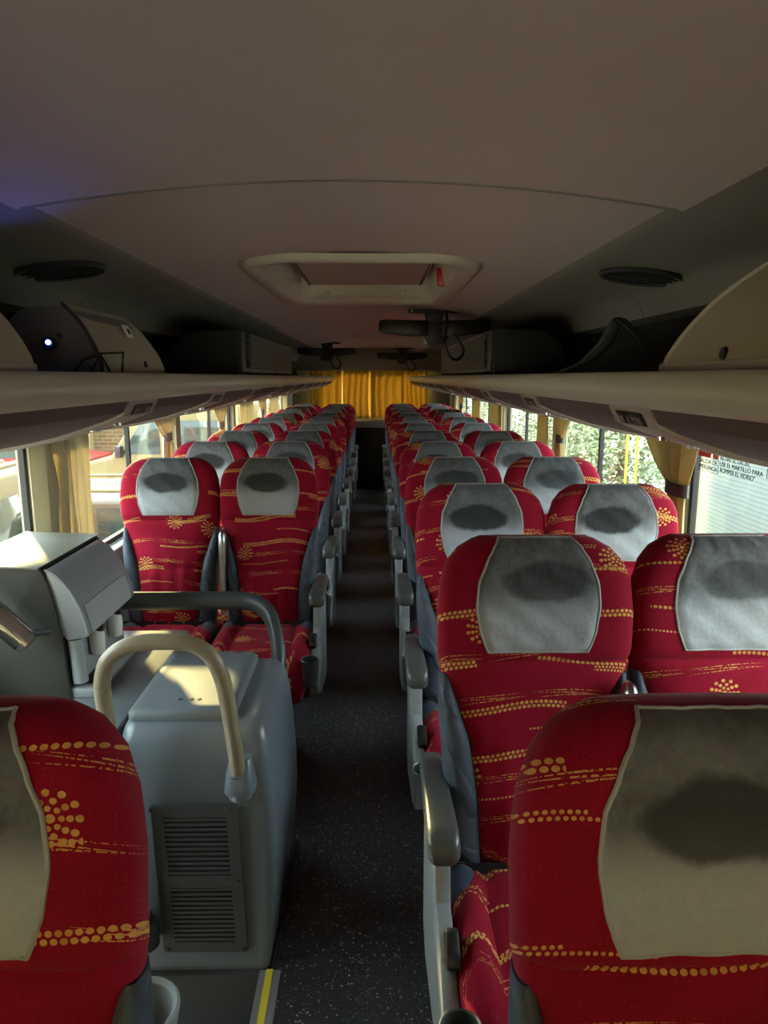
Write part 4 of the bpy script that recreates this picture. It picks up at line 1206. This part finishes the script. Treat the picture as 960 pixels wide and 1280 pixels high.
M['dglass'] = plastic('dark_vehicle_glass', (0.035, 0.045, 0.04), 0.06, 0.2, 2, 50, 0)
M['bark'] = plastic('bark', (0.10, 0.075, 0.05), 0.9)
M['tyre'] = plastic('tyre_rubber', (0.02, 0.02, 0.02), 0.8)
M['ochre'] = plastic('ochre_render', (0.24, 0.18, 0.08), 0.8, 0.15, 2)
def _leaf(nt, b):
    v, x, y, z = geo_pos(nt)
    nt.links.new(mix(nt, noise(nt, v, 2.2, 4, 0.7), (0.10, 0.13, 0.06), (0.20, 0.235, 0.13)), b.inputs['Base Color'])
    b.inputs['Transmission Weight'].default_value = 0
M['leaf'] = tex_mat('leaf_green', _leaf, 0.6)

GZ = -1.25
struct('ground', MB().box(-40, 40, -30, 60, GZ - 0.1, GZ), 'yard', smooth=False)
tag(obj('added_sky_block_wall', MB().box(-16, 16, -15.3, -15, GZ, 5.0), 'ochre', None, smooth=False), 'unseen ochre wall added ahead of the coach to dim and warm its light', 'wall')  # added out of view: blocks sky and warms light through the windscreen
bw = tag(obj('brick_wall', MB().box(-14, -1.5, 21.0, 21.3, GZ, 3.2), 'brick', None, smooth=False), 'brown brick wall closing the yard behind the parked vehicles', 'wall')
tag(obj('yard_post', MB().box(-8.35, -8.05, 20.3, 20.6, GZ, 3.2), 'ochre', None, bevel=.02), 'ochre post standing before the brick wall in the yard', 'post')
tag(obj('boundary_wall', MB().box(-14.3, -14.0, -4, 21.3, GZ, 2.2), 'ochre', None, smooth=False), 'ochre rendered wall along the far edge of the yard', 'wall')

def vehicle(name, label, cat, loc, prof, width, mat, glass_polys, wheels, rz=0, extra=None):
    """side outline in the local x-z plane, extruded across y; local +x is the tail"""
    t = thing(name, label, cat, loc, rz)
    obj('body', MB().prism(prof, 'y', 0, width), mat, t, bevel=0.05, seg=3, angle=40)
    for gpoly in glass_polys:
        obj('side_window', MB().prism(gpoly, 'y', -0.012, 0.03), 'dglass', t, bevel=.004)
    for wx, r in wheels:
        wv = obj('wheel', MB().lathe([(r, -0.03), (r, 0.17), (r * .6, 0.18), (0, 0.18)], (wx, 0.16, r), 24, Vector((0, -1, 0))), 'tyre', t)
        obj('hubcap', MB().lathe([(r * .58, 0.0), (r * .5, 0.02), (0, 0.035)], (wx, -0.02, r), 20, Vector((0, -1, 0))), 'silver', wv)
        obj('wheel_arch', MB().tube([(wx + (r + .09) * math.cos(a), -0.01, r + (r + .09) * math.sin(a)) for a in [PI * k / 14 for k in range(15)]], .035, 8), mat, t)
    if extra: extra(t)
    return t
# cream van, side on, bonnet towards the yard
vp_ = [(0, .35), (0, .95), (.12, 1.12), (.62, 1.22), (1.10, 1.98), (1.35, 2.20), (1.75, 2.30), (4.1, 2.30), (4.2, 2.1), (4.2, .35)]
def van_extra(t):
    obj('windscreen', MB().prism([(.66, 1.26), (1.10, 1.95), (1.08, 1.99), (.60, 1.24)], 'y', .12, 1.68), 'dglass', t)
    obj('mirror', MB().box(.78, .90, -.22, -.02, 1.22, 1.46), 'black', t, bevel=.03)
    obj('bumper', MB().box(-.06, .10, -.02, 1.82, .36, .60), 'dglass', t, bevel=.03)
    obj('lamp', MB().box(-.012, .10, .08, .40, .74, .92), 'silver', t, bevel=.02)
vehicle('parked_van', 'cream van with a domed roof parked side-on in the sunny yard', 'van', (-5.85, 14.2, GZ), vp_, 1.8, 'van', [[(.86, 1.28), (1.26, 1.92), (1.62, 1.95), (1.62, 1.28)], [(1.75, 1.28), (1.75, 1.95), (2.9, 1.95), (2.9, 1.28)]], [(.85, .36), (3.4, .36)], 0, van_extra)
# red car beyond
rp = [(0, .3), (-.02, .75), (.25, .92), (1.05, 1.0), (1.55, 1.52), (2.9, 1.56), (3.6, 1.08), (4.2, 1.0), (4.25, .3)]
vehicle('parked_car', 'red car parked beyond the cream van in the yard', 'car', (-10.5, 15.6, GZ), rp, 1.7, 'red', [[(1.22, 1.04), (1.62, 1.46), (2.1, 1.48), (2.1, 1.04)], [(2.2, 1.04), (2.2, 1.48), (2.85, 1.48), (3.3, 1.08)]], [(.8, .31), (3.4, .31)])
# ochre minibus with ribbed roof near the first window
op = [(0, .35), (0, 1.2), (.15, 1.85), (.35, 2.05), (4.4, 2.10), (4.5, 1.9), (4.5, .35)]
def bus_extra(t):
    for k in range(9):
        y = .1 + .17 * k
        obj('roof_rib', MB().box(.4, 4.3, y, y + .06, 2.09, 2.125), 'van2', t, bevel=.012)
    obj('mirror', MB().box(3.55, 3.67, -.16, -.02, 1.22, 1.42), 'white_paint', t, bevel=.03)
vehicle('parked_minibus', 'ochre minibus with a ribbed roof parked close to the first yard side window', 'minibus', (-2.75, 1.6, GZ), op, 1.7, 'van2', [[(.4, 1.3), (.5, 1.86), (1.5, 1.9), (1.5, 1.3)], [(1.6, 1.3), (1.6, 1.9), (2.9, 1.9), (2.9, 1.3)], [(3.0, 1.3), (3.0, 1.9), (3.9, 1.9), (4.15, 1.3)]], [(.8, .36), (3.6, .36)], PI / 2, bus_extra)
# brown estate car nearer the coach
M['tan'] = plastic('tan_vehicle_paint', (0.10, 0.07, 0.04), 0.35)
ep = [(0, .3), (-.02, .75), (.25, .95), (.75, 1.02), (1.15, 1.46), (1.5, 1.54), (3.9, 1.54), (4.2, 1.1), (4.25, .3)]
def estate_extra(t):
    for y in (.2, 1.4):
        obj('roof_rail', MB().tube(catmull([(1.6, y, 1.52), (1.75, y, 1.60), (3.6, y, 1.60), (3.75, y, 1.52)], 4), .022, 8), 'van', t)
vehicle('parked_estate', 'tan estate car with cream roof rails parked close beside the coach', 'car', (-5.95, 7.3, GZ), ep, 1.65, 'tan', [[(.98, 1.06), (1.25, 1.42), (2.0, 1.46), (2.0, 1.06)], [(2.1, 1.06), (2.1, 1.46), (3.0, 1.46), (3.0, 1.06)], [(3.1, 1.06), (3.1, 1.46), (3.75, 1.46), (3.95, 1.1)]], [(.75, .32), (3.4, .32)], 0, estate_extra)
# pale truck body with slots
tp_ = [(0, .5), (0, 2.75), (3.6, 2.75), (3.6, .5)]
def truck_extra(t):
    for zz in (1.86, 2.02, 2.18):
        for xx in (.5, 1.3, 2.1):
            obj('slot', MB().box(xx, xx + .6, -.014, .02, zz, zz + .06), 'black', t)
vehicle('parked_truck', 'cream box truck with dark slots along its side deep in the yard', 'truck', (-5.4, 17.2, GZ), tp_, 2.2, 'van', [], [(.7, .42), (2.9, .42)], 0, truck_extra)

# leafy side: ribbed pale fence, lattice mast, trees
t = thing('sheet_fence', 'pale grey ribbed sheet fence outside the window with the printed notices', 'fence', (3.4, 3.9, GZ))
for k in range(7):
    obj('sheet', MB().box(-.02 - .012 * (k % 2), .02, -4.0 + k * 1.08, -4.0 + k * 1.08 + 1.07, 0, 2.55), 'corrugated', t, smooth=False)
t = thing('lattice_mast', 'thin yellow and white lattice mast standing outside between fence and trees', 'mast', (2.6, 7.0, GZ))
for dx in (-.05, .05):
    obj('rail', MB().box(dx - .010, dx + .010, -.01, .01, 0, 3.0), 'yellow', t)
m = MB()
for k in range(24):
    z = k * .125
    m.tube([(-.05, 0, z), (.05, 0, z + .125)] if k % 2 else [(.05, 0, z), (-.05, 0, z + .125)], .008, 5)
obj('lattice_bracing', m, 'white_paint', t)
def tree(loc, h, rad, label, seed, n=4200):
    r = random.Random(seed)
    t = thing('tree', label, 'tree', loc, r.uniform(0, 6), 'trees along the leafy side')
    tk = MB().tube(catmull([(0, 0, 0), (.05, .02, h * .25), (-.04, .03, h * .5), (.03, 0, h * .8)], 3), [0.13 - 0.008 * i for i in range(10)], 8)
    obj('trunk', tk, 'bark', t)
    m = MB()
    for c in range(16):
        a, u = r.uniform(0, 2 * PI), r.uniform(.05, 1)
        cc = Vector((rad * .65 * math.cos(a) * r.random() ** .5, rad * .65 * math.sin(a) * r.random() ** .5, h * (.12 + .85 * u)))
        for k in range(n // 16):
            p = cc + Vector((r.gauss(0, 1), r.gauss(0, 1), r.gauss(0, .8))) * rad * .24
            ax = Vector((r.gauss(0, 1), r.gauss(0, 1), r.gauss(0, .6))).normalized(); bx = ax.cross(Vector((r.gauss(0, 1), r.gauss(0, 1), 1))).normalized()
            l = r.uniform(.03, .055)
            m.add([p - ax * l, p + bx * l * .45, p + ax * l, p - bx * l * .45], [(0, 1, 2, 3)])
    f = obj('foliage', m, 'leaf', t, smooth=False); f['kind'] = 'stuff'
k = 0
for loc, h, rad in (((3.3, 9.2, GZ), 3.0, 1.0), ((5.3, 11.2, GZ), 3.6, 1.0), ((3.2, 11.9, GZ), 2.8, 0.95), ((3.8, 14.6, GZ), 3.4, 1.2), ((2.9, 17.0, GZ), 3.0, 1.1), ((3.5, 19.5, GZ), 3.6, 1.4), ((3.0, 23.0, GZ), 3.6, 1.4)):
    tree(loc, h, rad, 'leafy green tree outside the bus, %s beyond the pale sheet fence' % ORD[k], 60 + k); k += 1
wl = tag(obj('garden_wall', MB().box(6.9, 7.1, 8.1, 34, GZ, 1.6), 'corrugated', None, smooth=False), 'pale wall behind the green trees outside', 'wall')
